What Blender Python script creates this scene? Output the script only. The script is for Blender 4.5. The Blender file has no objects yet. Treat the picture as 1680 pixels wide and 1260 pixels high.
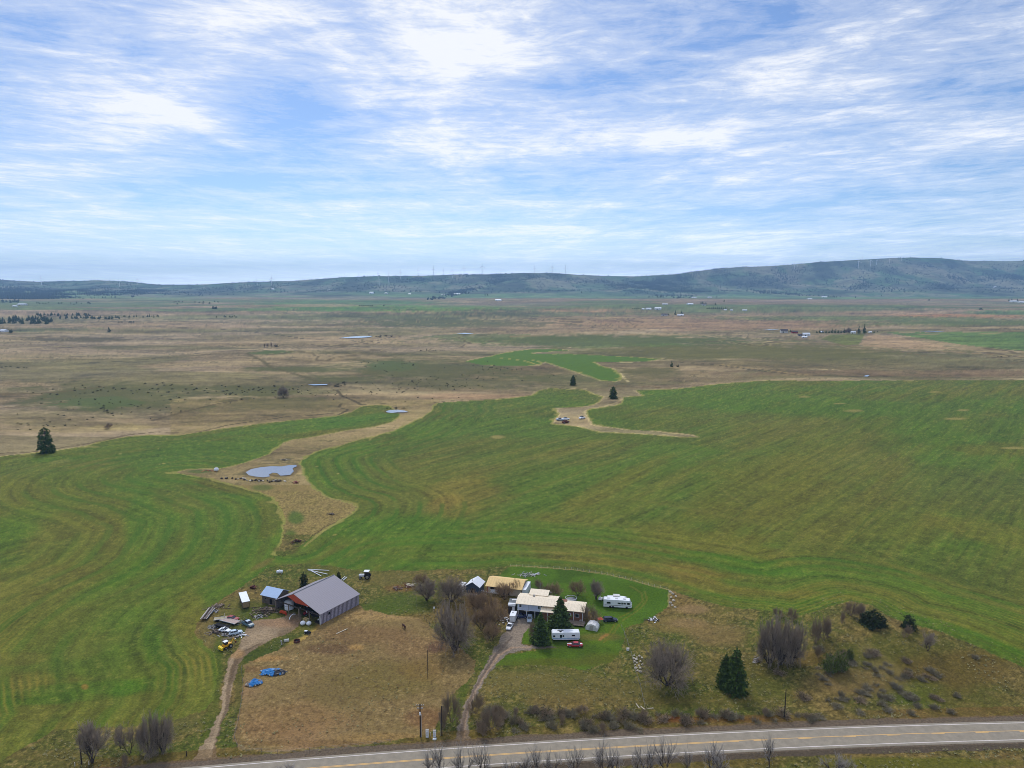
import bpy, math, random
import numpy as np
from mathutils import Vector, Matrix
random.seed(7)
rng = np.random.default_rng(11)
SC = bpy.context.scene
COL = SC.collection
# ---------------------------------------------------------------- camera
F = 1167.0
PITCH = math.atan(165.0 / F)
CH = 120.0
cd = bpy.data.cameras.new("camera")
cd.sensor_width = 36.0
cd.lens = 36.0 * F / 1680.0
cd.clip_start = 1.0
cd.clip_end = 200000.0
cam = bpy.data.objects.new("camera", cd)
cam.location = (0, 0, CH)
cam.rotation_euler = (math.pi / 2 - PITCH, 0, 0)
COL.objects.link(cam)
SC.camera = cam
SP, CP = math.sin(PITCH), math.cos(PITCH)

def project(X, Y, Z):
    zd = Y * CP + (CH - Z) * SP
    up = Y * SP - (CH - Z) * CP
    return 840 + F * X / zd, 630 - F * up / zd

def flat(px, py, h=0.0):
    px = np.asarray(px, float); py = np.asarray(py, float)
    a = (px - 840) / F; b = (630 - py) / F
    dz = -SP + b * CP; dy = CP + b * SP
    t = (h - CH) / dz
    return a * t, dy * t

# ---------------------------------------------------------------- noise
_T = rng.random((256, 256)).astype(np.float32)
def vnoise(x, y, seed=0):
    x = np.asarray(x, float) + seed * 37.17; y = np.asarray(y, float) + seed * 91.73
    xi = np.floor(x); yi = np.floor(y)
    fx = (x - xi).astype(np.float32); fy = (y - yi).astype(np.float32)
    fx = fx * fx * (3 - 2 * fx); fy = fy * fy * (3 - 2 * fy)
    xi = xi.astype(np.int64) & 255; yi = yi.astype(np.int64) & 255
    x1 = (xi + 1) & 255; y1 = (yi + 1) & 255
    a = _T[xi, yi]; b = _T[x1, yi]; c = _T[xi, y1]; d = _T[x1, y1]
    return (a + (b - a) * fx) * (1 - fy) + (c + (d - c) * fx) * fy
def fbm(x, y, octs=4, seed=0, gain=0.5):
    s = 0.0; a = 1.0; n = 0.0
    ca, sa = math.cos(0.6), math.sin(0.6)
    for i in range(octs):
        s = s + a * vnoise(x, y, seed + i); n += a; a *= gain
        x, y = (x * ca - y * sa) * 2.03, (x * sa + y * ca) * 2.03
    return s / n
def ss(x, a, b):
    t = np.clip((np.asarray(x, float) - a) / (b - a), 0, 1)
    return t * t * (3 - 2 * t)

# ---------------------------------------------------------------- road centre line (world): y = poly(x)
_tx, _ty = flat([334, 640, 900, 1300, 1680], [1260, 1236, 1218, 1198, 1186])
_bx, _by = flat([817, 900, 1300, 1680], [1252.6, 1247, 1226, 1213])
_top = np.polyfit(_tx, _ty, 2)
def road_y(x):
    return np.polyval(_top, x) - 3.6
def road_d(x, y):
    sl = 2 * _top[0] * x + _top[1]
    return (y - road_y(x)) / np.sqrt(1 + sl * sl)

# ---------------------------------------------------------------- terrain height
SKY = np.array([(-900,470),(-500,468),(0, 459), (60, 462), (130, 461), (165, 460), (215, 462), (258, 467), (330, 467), (400, 463), (480, 461), (560, 455),
 (620, 453), (700, 452), (800, 450), (840, 448.5), (900, 448), (950, 451), (1000, 453), (1045, 453.5), (1080, 452), (1110, 450),
 (1160, 443), (1200, 439), (1260, 437), (1300, 434), (1340, 430), (1380, 428), (1410, 426), (1450, 424), (1490, 422.5), (1540, 424),
 (1580, 428), (1640, 429), (1680, 428), (2000, 432), (2600, 445)], float)
YC = 8800.0
def height(X, Y):
    X = np.asarray(X, float); Y = np.asarray(Y, float)
    Ys = np.maximum(Y, 30.0)
    px = 840 + 1178.6 * X / Ys
    ang = np.interp(px, SKY[:, 0], SKY[:, 1])
    crest = CH + YC * np.tan(np.arctan((630 - ang) / F) - PITCH)
    foot = np.interp(px, [-200, 200, 500, 900, 1100, 1680], [4200, 4700, 5600, 6300, 6900, 6300])
    t = np.clip((Ys - foot) / (YC - foot), 0, 1)
    prof = t ** 1.25 * (1 - 0.12 * np.sin(t * math.pi))
    gul = np.abs(fbm(X / 900, Y / 1500, 4, 5) - 0.5) * 2
    cut = (1 - gul) ** 2 * np.sin(np.clip(t, 0, 1) * math.pi) * 0.5
    hill = crest * prof * (1 - cut)
    hill = np.where(Ys > YC, crest * (1 - 0.25 * ss(Ys, YC, YC + 2500)), hill)
    # distant range behind the dip on the left
    hill = hill + 0 * ss(Ys, 14500, 17000) * np.exp(-((px - 330) / 150) ** 2)
    # rolling plain
    am = ss(Ys, 300, 520)
    roll = am * (fbm(X / 260, Y / 260, 3, 21) - 0.5) * 9
    am2 = ss(Ys, 800, 1500) * (1 - ss(Ys, 4500, 6500))
    roll = roll + am2 * (fbm(X / 900, Y / 700, 3, 31) - 0.5) * 34
    rd = np.abs(road_d(X, Y))
    bank = 5.0 * ss(X, 55, 125) * ss(road_d(X, Y), 7, 55) * (1 - 0.6 * ss(Ys, 290, 420))
    small = (fbm(X / 14, Y / 14, 3, 41) - 0.5) * 0.7 * ss(rd, 8, 18) * (0.35 + 0.65 * ss(X, 40, 70)) * (1 - ss(Ys, 260, 330))
    return hill + roll + bank + small

def P(px, py):
    """ground point seen at a photo pixel (first hit along the ray)"""
    a = (px - 840) / F; b = (630 - py) / F
    d = np.array([a, CP + b * SP, -SP + b * CP])
    t = 60 * (40000 / 60.0) ** np.linspace(0, 1, 3000)
    X = a * t; Y = d[1] * t; Z = CH + d[2] * t
    below = Z < height(X, Y)
    if not below.any():
        Yr = YC; return Vector((a / CP * Yr, Yr, float(height(a / CP * Yr, Yr))))
    i = int(np.argmax(below)); i0 = max(i - 1, 0)
    t = np.linspace(t[i0], t[i], 40)
    X = a * t; Y = d[1] * t; Z = CH + d[2] * t; h = height(X, Y)
    j = int(np.argmax(Z < h)) if (Z < h).any() else 39
    return Vector((float(X[j]), float(Y[j]), float(h[j])))
def mpp(p):
    return (p.y * CP + (CH - p.z) * SP) / F

def poly_w(pts):
    return np.array([[*P(x, y)[:2]] for x, y in pts])
SKYK=1.0; HAZE=5.8e-5
# ---------------------------------------------------------------- regions, traced as real places on the ground
CH_L = [(657,682),(645,692),(612,701),(567,707),(520,716),(480,722),(467,726),(457,735),(440,746),(410,757),(380,765),(367,768),(346,769),(305,771),(286,775),
        (305,779),(346,785),(371,792),(404,802),(431,809),(449,816),(459,830),(467,851),(467,869),(462,890),(453,909)]
F1E = [(438,931),(407,955),(376,976),(350,992),(334,1007),(325,1022),(321,1037),(334,1058),(351,1070),(355,1083),(357,1102),(357,1121),(350,1150),(335,1166),(289,1181),(230,1190),(89,1197),(0,1249),(-300,1330)]
FIELD_L = [(-700,790),(-300,770),(0,749),(92,739),(142,732),(162,725),(210,716),(240,714),(295,714),(322,710),(355,705),(420,696),(485,689),(552,682),(575,676),(592,667),(617,664),(640,666),(650,674)] + CH_L + F1E + [(-900,1330)]
CH_R = [(453,911),(466,913),(487,901),(517,879),(545,860),(575,843),(583,832),(577,827),(539,817),(513,802),(498,783),(490,762),(497,750),(520,740),(555,731),(595,720),(645,707),(670,695),(697,681),(707,675),(710,665),(717,661)]
FTOP = [(800,656),(830,654),(872,649),(882,641),(900,637),(920,638),(960,639.5),(972,646),(990,651),(986,657),(975,664),(960,667),(910,670),(917,680),(905,695),(950,700),(985,709),(1055,712),(1115,717),(1145,717),(1135,713),(1072,707),(1030,705),(985,699),(972,696),(965,685),(960,675),(967,671),(1010,665),(1020,660),(1022,652),(1055,649),(1040,640),(1110,638),(1180,630),(1260,624),(1335,625),(1497,624),(1680,624),(2200,626),(2600,640)]
FBOT = [(2600,1330),(2000,1200),(1680,1095),(1639,1077),(1594,1056),(1549,1038),(1503,1027),(1458,1011),(1427,993),(1395,986),(1375,991),(1341,1002),(1313,1011),(1248,1001),(1190,995),(1133,980),(1097,967),(1067,960),(1029,949),(990,941),(941,934),(876,930),(838,928),(781,934),(733,934),(676,936),(600,936),(574,934),(538,927),(502,925),(462,927),(438,931)]
FIELD_R = CH_R + FTOP + FBOT
FIELD_F = [(762,593),(800,585),(830,578),(870,573),(910,572.5),(935,575),(900,577),(872,578.5),(875,580),(945,581),(1000,584),(1040,586),(1085,589),(1060,593),(975,594),(985,600),(1005,605),(1017,614),(1021,622),(1010,626),(985,624),(950,612),(915,601),(895,594),(885,599),(840,601),(790,599)]
PADDOCK = [(398,1092),(407,1087),(433,1075),(464,1062),(500,1048),(519,1033),(544,1016),(570,999),(586,991),(600,1001),(612,1001),(638,1008),(691,1014),(714,1035),(737,1054),(764,1071),(779,1085),(776,1103),(762,1121),(742,1141),(730,1153),(713,1198),(681,1209),(600,1221),(563,1225),(442,1234),(393,1230),(384,1208),(387,1186),(397,1161),(399,1121)]
LAWN = [(838,929),(876,931),(941,935),(990,942),(1029,950),(1067,961),(1097,968),(1096,995),(1050,1024),(1024,1030),(1022,1065),(1008,1085),(960,1098),(880,1090),(840,1092),(812,1092),(830,1075),(870,1068),(925,1062),(900,1062),(870,1058),(858,1056),(860,1040),(880,1010),(846,1000),(850,975),(800,960),(830,935)]
TRACK = [(300,1262),(320,1240),(334,1222),(345,1203),(355,1180),(362,1155),(368,1125),(371,1096),(376,1080),(391,1064),(399,1045),(402,1031),(418,1018),(452,1016),(478,1006),(500,1008),(492,1022),(488,1028),(471,1039),(449,1047),(425,1062),(402,1076),(390,1092),(384,1112),(381,1135),(373,1165),(362,1195),(357,1220),(358,1240),(362,1258),(362,1275),(290,1290)]
DRIVE = [(736,1222),(746,1212),(754,1186),(762,1161),(772,1137),(782,1111),(798,1085),(813,1062),(825,1041),(838,1026),(848,1014),(870,1012),(872,1024),(860,1041),(856,1056),(869,1059.5),(912,1061),(912,1062.5),(883,1064),(853,1067),(829,1075),(813,1090),(798,1108),(788,1130),(776,1154),(770,1173),(768,1206),(774,1219),(778,1232),(730,1235)]

def inside(poly, x, y):
    poly = np.asarray(poly, float)
    m = (x >= poly[:, 0].min()) & (x <= poly[:, 0].max()) & (y >= poly[:, 1].min()) & (y <= poly[:, 1].max())
    out = np.zeros(x.shape, bool)
    xs = x[m]; ys = y[m]; r = np.zeros(xs.shape, bool)
    n = len(poly)
    for i in range(n):
        x0, y0 = poly[i]; x1, y1 = poly[(i + 1) % n]
        if y0 == y1: continue
        c = ((y0 > ys) != (y1 > ys))
        r ^= c & (xs < (x1 - x0) * (ys - y0) / (y1 - y0) + x0)
    out[m] = r
    return out
def pdist(pts, X, Y):
    """world distance to a polyline of ground points"""
    best = np.full(X.shape, 1e18)
    for (x0, y0), (x1, y1) in zip(pts[:-1], pts[1:]):
        dx, dy = x1 - x0, y1 - y0; L = dx * dx + dy * dy + 1e-9
        t = np.clip(((X - x0) * dx + (Y - y0) * dy) / L, 0, 1)
        np.minimum(best, (X - x0 - t * dx) ** 2 + (Y - y0 - t * dy) ** 2, out=best)
    return np.sqrt(best)

# ---------------------------------------------------------------- ground grid (finer near the viewer)
s_in = np.linspace(-0.86, 0.86, 1240)
s_out = 0.86 * (1.7 / 0.86) ** np.linspace(0, 1, 50)[1:]
S = np.concatenate([-s_out[::-1], s_in, s_out])
py_rows = np.arange(1420, 500, -1.45)
_, Yn = flat(np.full(py_rows.shape, 840.0), py_rows)
Yn = Yn[Yn < 3600]
Yf = np.linspace(3620, 9300, 290)
Yff = 9400 * (18500 / 9400.0) ** np.linspace(0, 1, 40)
YR = np.concatenate([[40, 80, 110], Yn, Yf, Yff])
YR = np.unique(np.round(YR, 3))
NR, NC = len(YR), len(S)
X = (YR[:, None] * S[None, :]).ravel(); Y = np.repeat(YR, NC)
Z = height(X, Y)
# natural raggedness of every border: look the regions up a little beside the point
wx = (fbm(X / 7, Y / 7, 3, 51) - 0.5) * (1.5 + 1.5 * ss(Y, 260, 420)) + (fbm(X / 60, Y / 60, 2, 52) - 0.5) * 8 * ss(Y, 600, 1200) + (fbm(X / 1.3, Y / 1.3, 2, 57) - 0.5) * 1.2
wy = (fbm(X / 7, Y / 7, 3, 53) - 0.5) * (1.5 + 1.5 * ss(Y, 260, 420)) + (fbm(X / 60, Y / 60, 2, 54) - 0.5) * 8 * ss(Y, 600, 1200) + (fbm(X / 1.3, Y / 1.3, 2, 58) - 0.5) * 1.2
px, py = project(X + wx, Y + wy, Z)
px0, py0 = project(X, Y, Z)
mp = (Y * CP + (CH - Z) * SP) / F     # metres per photo pixel, for tone patches

def L(r, g, b):
    c = np.array([r, g, b], float) / 255
    return np.where(c <= 0.04045, c / 12.92, ((c + 0.055) / 1.055) ** 2.4)
C = np.zeros((len(X), 3))
C[:] = L(124, 115, 92)
def mix(c, w):
    w = np.clip(w, 0, 1)[:, None] if np.ndim(w) else w
    C[:] = C * (1 - w) + np.asarray(c) * w
def mixm(mask, c, w=1.0):
    w = w[mask][:, None] if np.ndim(w) else w
    C[mask] = C[mask] * (1 - w) + np.asarray(c) * w
NB = fbm(X / 35, Y / 35, 4, 61); NM = fbm(X / 9, Y / 9, 3, 62); NS = fbm(X / 0.95, Y / 0.95, 3, 63, 0.75); NL = fbm(X / 220, Y / 220, 4, 64)
NF = vnoise(X / 0.33, Y / 0.33, 65)
def blob(cx, cy, rx, ry, c, w=0.8, sub=None, rot=0.0, rag=0.55):
    """a ragged patch of its own ground colour"""
    m = (np.abs(px0 - cx) < 2.2 * max(rx, ry)) & (np.abs(py0 - cy) < 2.2 * max(rx, ry))
    if sub is not None: m &= sub
    if not m.any(): return
    dx = px0[m] - cx; dy = py0[m] - cy
    ca, sa = math.cos(rot), math.sin(rot)
    d = np.sqrt(((dx * ca + dy * sa) / rx) ** 2 + ((-dx * sa + dy * ca) / ry) ** 2)
    d = d + (NB[m] - 0.5) * rag * 1.6 + (NM[m] - 0.5) * rag
    k = (1 - ss(d, 0.55, 1.25)) * w
    C[m] = C[m] * (1 - k[:, None]) + np.asarray(c) * k[:, None]
def stroke(pts, wid, c, w=0.9, sub=None, wob=0.3):
    W = poly_w(pts)
    pa = np.array(pts, float)
    m = (px0 > pa[:, 0].min() - 25) & (px0 < pa[:, 0].max() + 25) & (py0 > pa[:, 1].min() - 12) & (py0 < pa[:, 1].max() + 12)
    if sub is not None: m &= sub
    if not m.any(): return
    d = pdist(W, X[m] + wx[m] * 0.5, Y[m] + wy[m] * 0.5) * (1 + (NM[m] - 0.5) * wob)
    k = (1 - ss(d, wid * 0.35, wid * 0.75)) * w
    C[m] = C[m] * (1 - k[:, None]) + np.asarray(c) * k[:, None]

# ---- the wide plain and its strips
nh = fbm(X / 900, Y / 160, 4, 71); nh2 = fbm(X / 320, Y / 60, 4, 72)
plain = Y > 560
nh3 = fbm(X / 120, Y / 26, 4, 75); mix(L(94, 92, 60), plain * ss(nh, 0.50, 0.60) * 0.75)
mix(L(146, 130, 106), plain * ss(nh2, 0.52, 0.60) * 0.7); mix(L(86, 76, 56), plain * ss(nh3, .44, .30) * .55); mix(L(154, 140, 116), plain * ss(nh3, .56, .70) * .5)
mix(L(102, 90, 68), plain * ss(nh2, 0.44, 0.36) * 0.55)
mixm(plain, L(152, 138, 124), ss(fbm(X / 420, Y / 130, 5, 141), .50, .60) * .5); mixm(plain, L(94, 94, 62), ss(fbm(X / 300, Y / 120, 5, 143), .54, .61) * .65)
far = ss(Y, 2300, 3000)
nf = fbm(X / 2600, Y / 380, 3, 73)
mix(L(84, 104, 62), far * ss(nf, 0.50, 0.56) * 0.85)
mix(L(132, 114, 96), far * ss(nf, 0.44, 0.38) * 0.6)
TAN = L(140, 124, 100); TAN2 = L(126, 114, 92); OLV = L(88, 92, 60); GRN = L(66, 104, 40); PINK = L(150, 122, 102); DK = L(66, 60, 44)
mid = Y > 560
blob(560, 497, 170, 5, L(76, 112, 66), .9); blob(640, 506, 230, 6, L(80, 116, 50), .95); blob(520, 501, 70, 2.5, L(150,138,108), .8)
blob(620, 520, 220, 7, L(84, 92, 62), .8); blob(950, 515, 260, 9, L(78, 90, 56), .8); blob(740, 530, 150, 8, L(84, 90, 58), .9)
blob(980, 509, 110, 4, L(150, 120, 96), .9); blob(860, 499, 130, 3, L(120,108,100), .5); blob(1230, 505, 330, 8, L(84, 104, 64), .8)
blob(1500, 497, 230, 4, L(130,112,98), .7); blob(1200, 497, 160, 3, L(126,106,96), .7); blob(1150, 484, 260, 4, L(88,108,72), .7)
blob(1560, 484, 200, 5, L(76, 116, 70), .9); blob(1300, 480, 120, 4, L(84, 112, 72), .7)
blob(1130, 530, 320, 14, L(134, 112, 92), .9); blob(880, 541, 180, 8, L(128,112,90), .7); blob(1560, 519, 150, 4, L(156, 116, 88), .9)
blob(1620, 529, 240, 6, L(90, 104, 64), .85); blob(1450, 514, 90, 4, L(140,118,98), .6); blob(1390, 522, 250, 4, L(86, 106, 62), .8); blob(1660, 513, 80, 4, L(74,112,64), .8)
blob(1000, 560, 280, 10, L(80, 92, 50), .9); blob(1230, 578, 300, 14, L(92, 92, 52), .8); blob(1090, 566, 60, 4, L(78,104,44), .7)
blob(1300, 598, 220, 10, L(108, 98, 70), .6); blob(1560, 590, 260, 10, L(96, 96, 64), .6); blob(1560, 560, 90, 8, L(132,118,92), .7); blob(1480, 612, 300, 6, L(112, 92, 74), .6)
def fillp(poly, c, w=0.9):
    m = inside(poly, px, py); mixm(m, c, w)
fillp([(1455,546),(1560,545),(1700,544),(1700,578),(1640,573),(1560,563),(1500,553)], L(78,108,50))
fillp([(1345,557),(1362,549),(1420,547),(1408,565),(1385,566)], L(94,104,44))
fillp([(1408,566),(1424,549),(1470,552),(1540,566),(1560,573),(1470,572)], L(146,126,104))
fillp([(690,552),(760,547),(880,549),(1000,556),(1060,566),(960,572),(840,562),(790,564),(740,558)], L(82,98,54), .75)
fillp([(0,541),(60,539),(180,538),(140,541),(60,544),(0,545)], L(84,96,58), .7)
blob(130, 557, 90, 4, L(88,84,62), .8); blob(240, 535, 200, 6, L(142,124,104), .6); blob(520, 560, 220, 10, L(140,124,100), .6)
blob(450, 578, 40, 4, L(88,98,56), .9); blob(500, 606, 90, 5, L(86,92,56), .9); blob(560,622,70,6,L(92,94,60),.8)
blob(200, 655, 170, 26, L(86, 90, 56), .75); blob(160, 660, 70, 12, L(82,98,56), .6); blob(410, 642, 60, 12, L(92,94,54), .6)
blob(700, 605, 130, 16, L(86, 88, 58), .85); blob(640, 600, 40, 8, L(76,94,56), .6); blob(760, 625, 200, 14, L(100, 98, 70), .6); blob(800, 650, 120, 5, L(142,118,98), .7)
blob(450, 662, 120, 12, L(92,90,58), .7); blob(350, 685, 110, 12, L(104, 96, 74), .7); blob(860, 612, 140, 14, L(126,110,86), .6); blob(930,620,110,7,L(96,98,66),.6)
blob(1120, 615, 130, 12, L(124, 108, 88), .6); blob(1060, 607, 60, 7, L(96,90,60), .7); blob(60, 690, 90, 14, L(104,98,70), .6); blob(120,705,120,6,L(146,134,96),.5); blob(200,700,60,6,L(150,138,96),.5)
LATE = []
# creeks, farm tracks and fence lines across the plain
for pts, wd, c in [
 ([(150,755-160),(240,590),(330,579),(420,574),(540,568),(620,562)], 5, DK), ([(270,537),(360,540),(420,545),(500,556),(540,557)], 5, DK),
 ([(250,690),(300,676),(350,664),(400,655)], 2.2, L(80,70,52)), ([(405,580),(430,592),(445,603),(480,612),(510,622),(525,630)], 4, L(84,80,54)),
 ([(552,640),(562,650),(575,655),(588,661),(592,664)], 2.2, DK), ([(560,662),(556,668),(572,672),(556,680)], 1.8, DK), ([(592,664),(640,662),(700,662),(760,656)], 1.2, DK),
 ([(0,744),(60,741),(150,727),(210,713),(260,709),(300,711)], 1.6, L(80,68,52)), ([(320,711),(370,698),(410,692),(470,684),(552,678)], 1.8, DK),
 ([(0,647),(90,644),(170,634)], 4, L(96,84,64)), ([(0,669),(60,665),(110,660)], 3, L(100,88,68)),
 ([(1000,633),(1050,634),(1105,637),(1180,634)], 2.5, L(96,78,60)), ([(1260,610),(1330,616),(1400,618),(1455,618)], 3.5, DK),
 ([(1180,597),(1240,605),(1330,616)], 3, L(150,134,106)), ([(1110,594),(1180,599),(1260,610)], 2.2, DK),
 ([(620,520),(760,521),(900,523),(1050,521)], 14, L(150,140,116)), ([(840,552),(900,549),(960,547),(1100,551),(1300,562),(1500,574),(1690,586)], 6, L(138,122,98)),
 ([(1280,552),(1440,575),(1560,588),(1690,597)], 5, L(112,98,74)), ([(1440,548),(1690,546)], 7, L(150,142,116))]:
    LATE.append((pts, wd * 1.5, c))
# ---- hills
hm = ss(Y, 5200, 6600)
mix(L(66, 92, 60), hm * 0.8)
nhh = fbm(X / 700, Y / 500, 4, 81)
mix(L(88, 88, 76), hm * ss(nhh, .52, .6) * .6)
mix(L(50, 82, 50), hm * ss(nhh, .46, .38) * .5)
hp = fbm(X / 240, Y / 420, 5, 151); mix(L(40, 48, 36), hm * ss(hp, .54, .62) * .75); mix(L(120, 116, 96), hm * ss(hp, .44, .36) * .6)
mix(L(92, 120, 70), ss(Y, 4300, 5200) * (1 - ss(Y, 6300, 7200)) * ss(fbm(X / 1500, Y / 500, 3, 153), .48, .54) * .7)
# ---- fields
inL = inside(FIELD_L, px, py); inR = inside(FIELD_R, px, py) & ~inL; inF = inside(FIELD_F, px, py)
fl = inL | inR
mixm(inF, L(78, 112, 42), 0.95)
tone = fbm(X / 90, Y / 90, 4, 91)
a48 = math.radians(48.5); ca, sa = math.cos(a48), math.sin(a48)
U = X * ca + Y * sa; V = -X * sa + Y * ca
st1 = fbm(U / 160, V / 9, 4, 92); st2 = fbm(U / 40, V / 1.6, 3, 93)
mixm(fl, L(84, 98, 42))
mixm(fl, L(78, 114, 34), ss(tone, .50, .64) * 0.8)
mixm(fl, L(108, 106, 56), ss(tone, .48, .36) * 0.6)
# contour distances
EL = poly_w(CH_L[14:] + F1E[:14]); dL = np.full(X.shape, 999.0); m = inL & (Y < 900); dL[m] = pdist(EL, X[m] + wx[m] * .3, Y[m] + wy[m] * .3)
ER1 = poly_w(CH_R[2:]); dR = np.full(X.shape, 999.0); m = inR & (Y < 1200); dR[m] = pdist(ER1, X[m] + wx[m] * .3, Y[m] + wy[m] * .3)
EB = poly_w([(1900,1170)] + FBOT[2:-6]); dB = np.full(X.shape, 999.0); m = inR & (Y < 600); dB[m] = pdist(EB, X[m] + wx[m] * .3, Y[m] + wy[m] * .3)
GD = L(62, 104, 26)
straight = fl & (dL > 95) & (dR > 60) & (dB > 46)
mixm(straight, L(72, 104, 38), ss(st1, .50, .66) * .42)
mixm(straight, L(116, 106, 62), ss(st1, .46, .34) * .35)
mixm(straight & inR, L(122, 118, 84), ss(st2, .54, .74) * .28)
mixm(straight & inR, L(54, 84, 30), ss(st2, .44, .26) * .28)
# ---- tone patches of the right field
for b in [(760,810,60,34,L(136,110,72),.6,-.5),(725,828,34,12,L(142,112,76),.6,-.3),(1000,800,110,16,L(128,106,64),.55,-.45),(1000,830,150,26,L(116,108,60),.5,-.3),
 (640,770,60,22,L(104,104,54),.6,.3),(1250,800,130,60,L(108,104,44),.75,-.3),(1380,850,190,60,L(104,98,44),.7,0),(1560,840,120,60,L(88,96,44),.5,0),(1600,800,130,40,L(74,92,50),.6,0),
 (1620,870,110,22,L(118,104,52),.6,.2),(1200,900,160,26,L(114,104,50),.7,.2),(1600,700,160,14,L(74,108,34),.8,0),(1580,722,100,12,L(66,104,28),.8,0),(1640,738,90,12,L(104,94,44),.7,0),
 (1450,672,260,14,L(68,108,36),.8,0),(1150,655,170,16,L(70,112,38),.8,0),(1250,690,80,14,L(104,104,58),.6,0),(900,700,140,20,L(70,106,34),.7,0),(1000,712,130,9,L(84,100,38),.6,.1),
 (880,655,80,12,L(72,110,36),.8,0),(780,670,70,12,L(76,108,42),.8,0),(640,745,90,12,L(68,98,38),.7,-.3),(820,868,190,14,L(70,112,26),.85,.04),(620,862,90,14,L(68,112,24),.85,-.1),(610,905,110,14,L(92,100,46),.7,0),
 (760,905,120,12,L(76,98,38),.6,0),(610,908,22,5,L(62,108,16),.8,0),(740,895,50,8,L(66,104,28),.6,0),(560,890,70,10,L(92,102,40),.6,0),(1000,900,200,12,L(110,104,56),.6,.05),(930,906,80,2.5,L(140,122,84),.6,.03),
 (1060,930,170,9,L(122,104,62),.7,.1),(1130,940,60,14,L(134,106,70),.7,.25),(1170,965,90,10,L(128,108,66),.6,.1),(1360,978,110,9,L(130,108,66),.6,.05),(1300,940,120,10,L(66,116,24),.85,.06),(1210,920,90,9,L(70,116,26),.8,.12),
 (1450,955,110,9,L(70,112,28),.75,.2),(1560,985,110,10,L(72,110,30),.75,.3),(1640,1010,90,8,L(68,108,28),.75,.35),(1600,1030,100,7,L(120,108,58),.6,.38),(1520,1010,80,6,L(118,106,56),.6,.3),(1660,1075,60,5,L(66,110,26),.7,.38),
 (1640,960,120,40,L(82,92,50),.6,.2),(1480,900,120,30,L(92,98,46),.5,.2),(570,800,26,20,L(84,90,44),.6,0),(650,820,70,14,L(112,112,66),.5,.3),(540,770,30,20,L(78,92,42),.6,0)]:
    blob(b[0], b[1], b[2], b[3], b[4], b[5] * .8, inR, b[6])
for b in [(110,830,150,46,L(102,102,44),.75,.1),(120,900,130,50,L(104,98,50),.75,0),(60,960,120,30,L(112,102,58),.7,-.3),(200,890,50,40,L(104,98,50),.6,0),(10,880,60,26,L(70,112,16),.8,-.4),(60,840,90,14,L(84,112,26),.6,-.3),
 (230,860,26,70,L(68,112,18),.8,.05),(215,930,50,22,L(70,110,20),.8,-.6),(170,965,60,14,L(72,108,28),.7,-.4),(380,800,90,12,L(92,82,42),.8,.18),(440,850,28,40,L(96,86,46),.7,.2),(390,910,60,16,L(76,106,26),.7,-.3),(310,830,26,16,L(124,110,72),.5,0),
 (300,745,140,12,L(66,104,34),.8,-.08),(480,700,130,10,L(66,116,34),.85,-.1),(590,690,70,12,L(60,112,28),.8,-.1),(120,752,90,7,L(64,112,26),.8,-.05),(200,735,120,8,L(72,108,36),.7,-.1),(40,770,80,12,L(88,104,46),.6,0),(120,785,60,14,L(80,104,32),.7,0),
 (350,935,60,12,L(110,104,56),.5,-.4),(330,960,70,14,L(98,104,44),.6,-.5),(310,1010,22,40,L(122,112,56),.65,.2),(330,1070,26,60,L(120,112,58),.6,0),(60,1030,90,26,L(96,100,46),.6,-.2),(30,1120,110,18,L(114,96,60),.7,0),(20,1080,60,12,L(112,96,62),.6,0),
 (150,1060,50,14,L(120,104,72),.7,-.3),(150,1130,120,12,L(66,108,22),.8,-.05),(220,1125,50,10,L(58,106,14),.85,-.3),(60,1150,110,6,L(60,102,20),.7,-.05),(40,1170,110,12,L(108,98,56),.6,0),(150,1080,60,30,L(74,104,34),.5,0),(200,1040,60,30,L(78,104,36),.5,0),
 (110,1195,60,12,L(118,104,64),.6,0),(139,1127,6,4.5,L(150,104,72),.9,0),(245,1100,30,24,L(96,112,40),.5,0),(250,1055,14,30,L(60,106,18),.8,0),(100,757,22,3,L(140,132,104),.8,-.15),(150,733,18,1.6,L(150,138,112),.8,0)]:
    blob(b[0], b[1], b[2], b[3], b[4], b[5] * .8, inL, b[6])
# keep the crop within one soft olive family, with the grain of the drilling
CF = C[fl]; C[fl] = CF * .76 + L(92, 108, 44) * .24
along = np.where(dL < 110, dL, np.where(dR < 60, dR, np.where(dB < 60, dB, V)))
fine = fbm(along / 2.6, U / 40, 4, 97, .7) - .5; fine2 = fbm(X / 2.2, Y / 2.2, 5, 98, .8) - .5
C[fl] *= (1 + .9 * fine[fl] + 1.1 * fine2[fl])[:, None]
mixm(fl, L(138, 128, 88), ss(fine2 + .5, .57, .72) * .3)
# drill lines following the field edges
ph = (fbm(X / 30, Y / 30, 2, 95) - .5) * 3
band = 0.5 + 0.5 * np.cos((dL + ph) * 2 * math.pi / 13.5)
mixm(inL & (dL < 110), GD, ss(band, .72, .97) * ss(NL, .3, .55) * .55 * ss(NB, .25, .5) * (1 - ss(dL, 70, 110)))
mixm(inL & (dL < 110), L(112, 108, 58), ss(band, .35, .05) * ss(NB, .40, .6) * .22)
band = 0.5 + 0.5 * np.cos((dR + ph) * 2 * math.pi / 12.0)
mixm(inR & (dR < 80), GD, ss(band, .8, .97) * .7 * ss(NB, .35, .5) * (1 - ss(dR, 40, 80)))
mixm(inR & (dR < 80), L(110, 110, 62), ss(band, .35, .05) * ss(NB, .42, .6) * .3)
band = vnoise(dB / 4.2, X * 0 + 3.3, 96)
mixm(inR & (dB < 48), L(64, 110, 24), ss(band, .50, .8) * .6); mixm(inR & (dB < 48), L(118, 110, 60), ss(band, .45, .15) * .4 * ss(NB, .35, .55))
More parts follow.
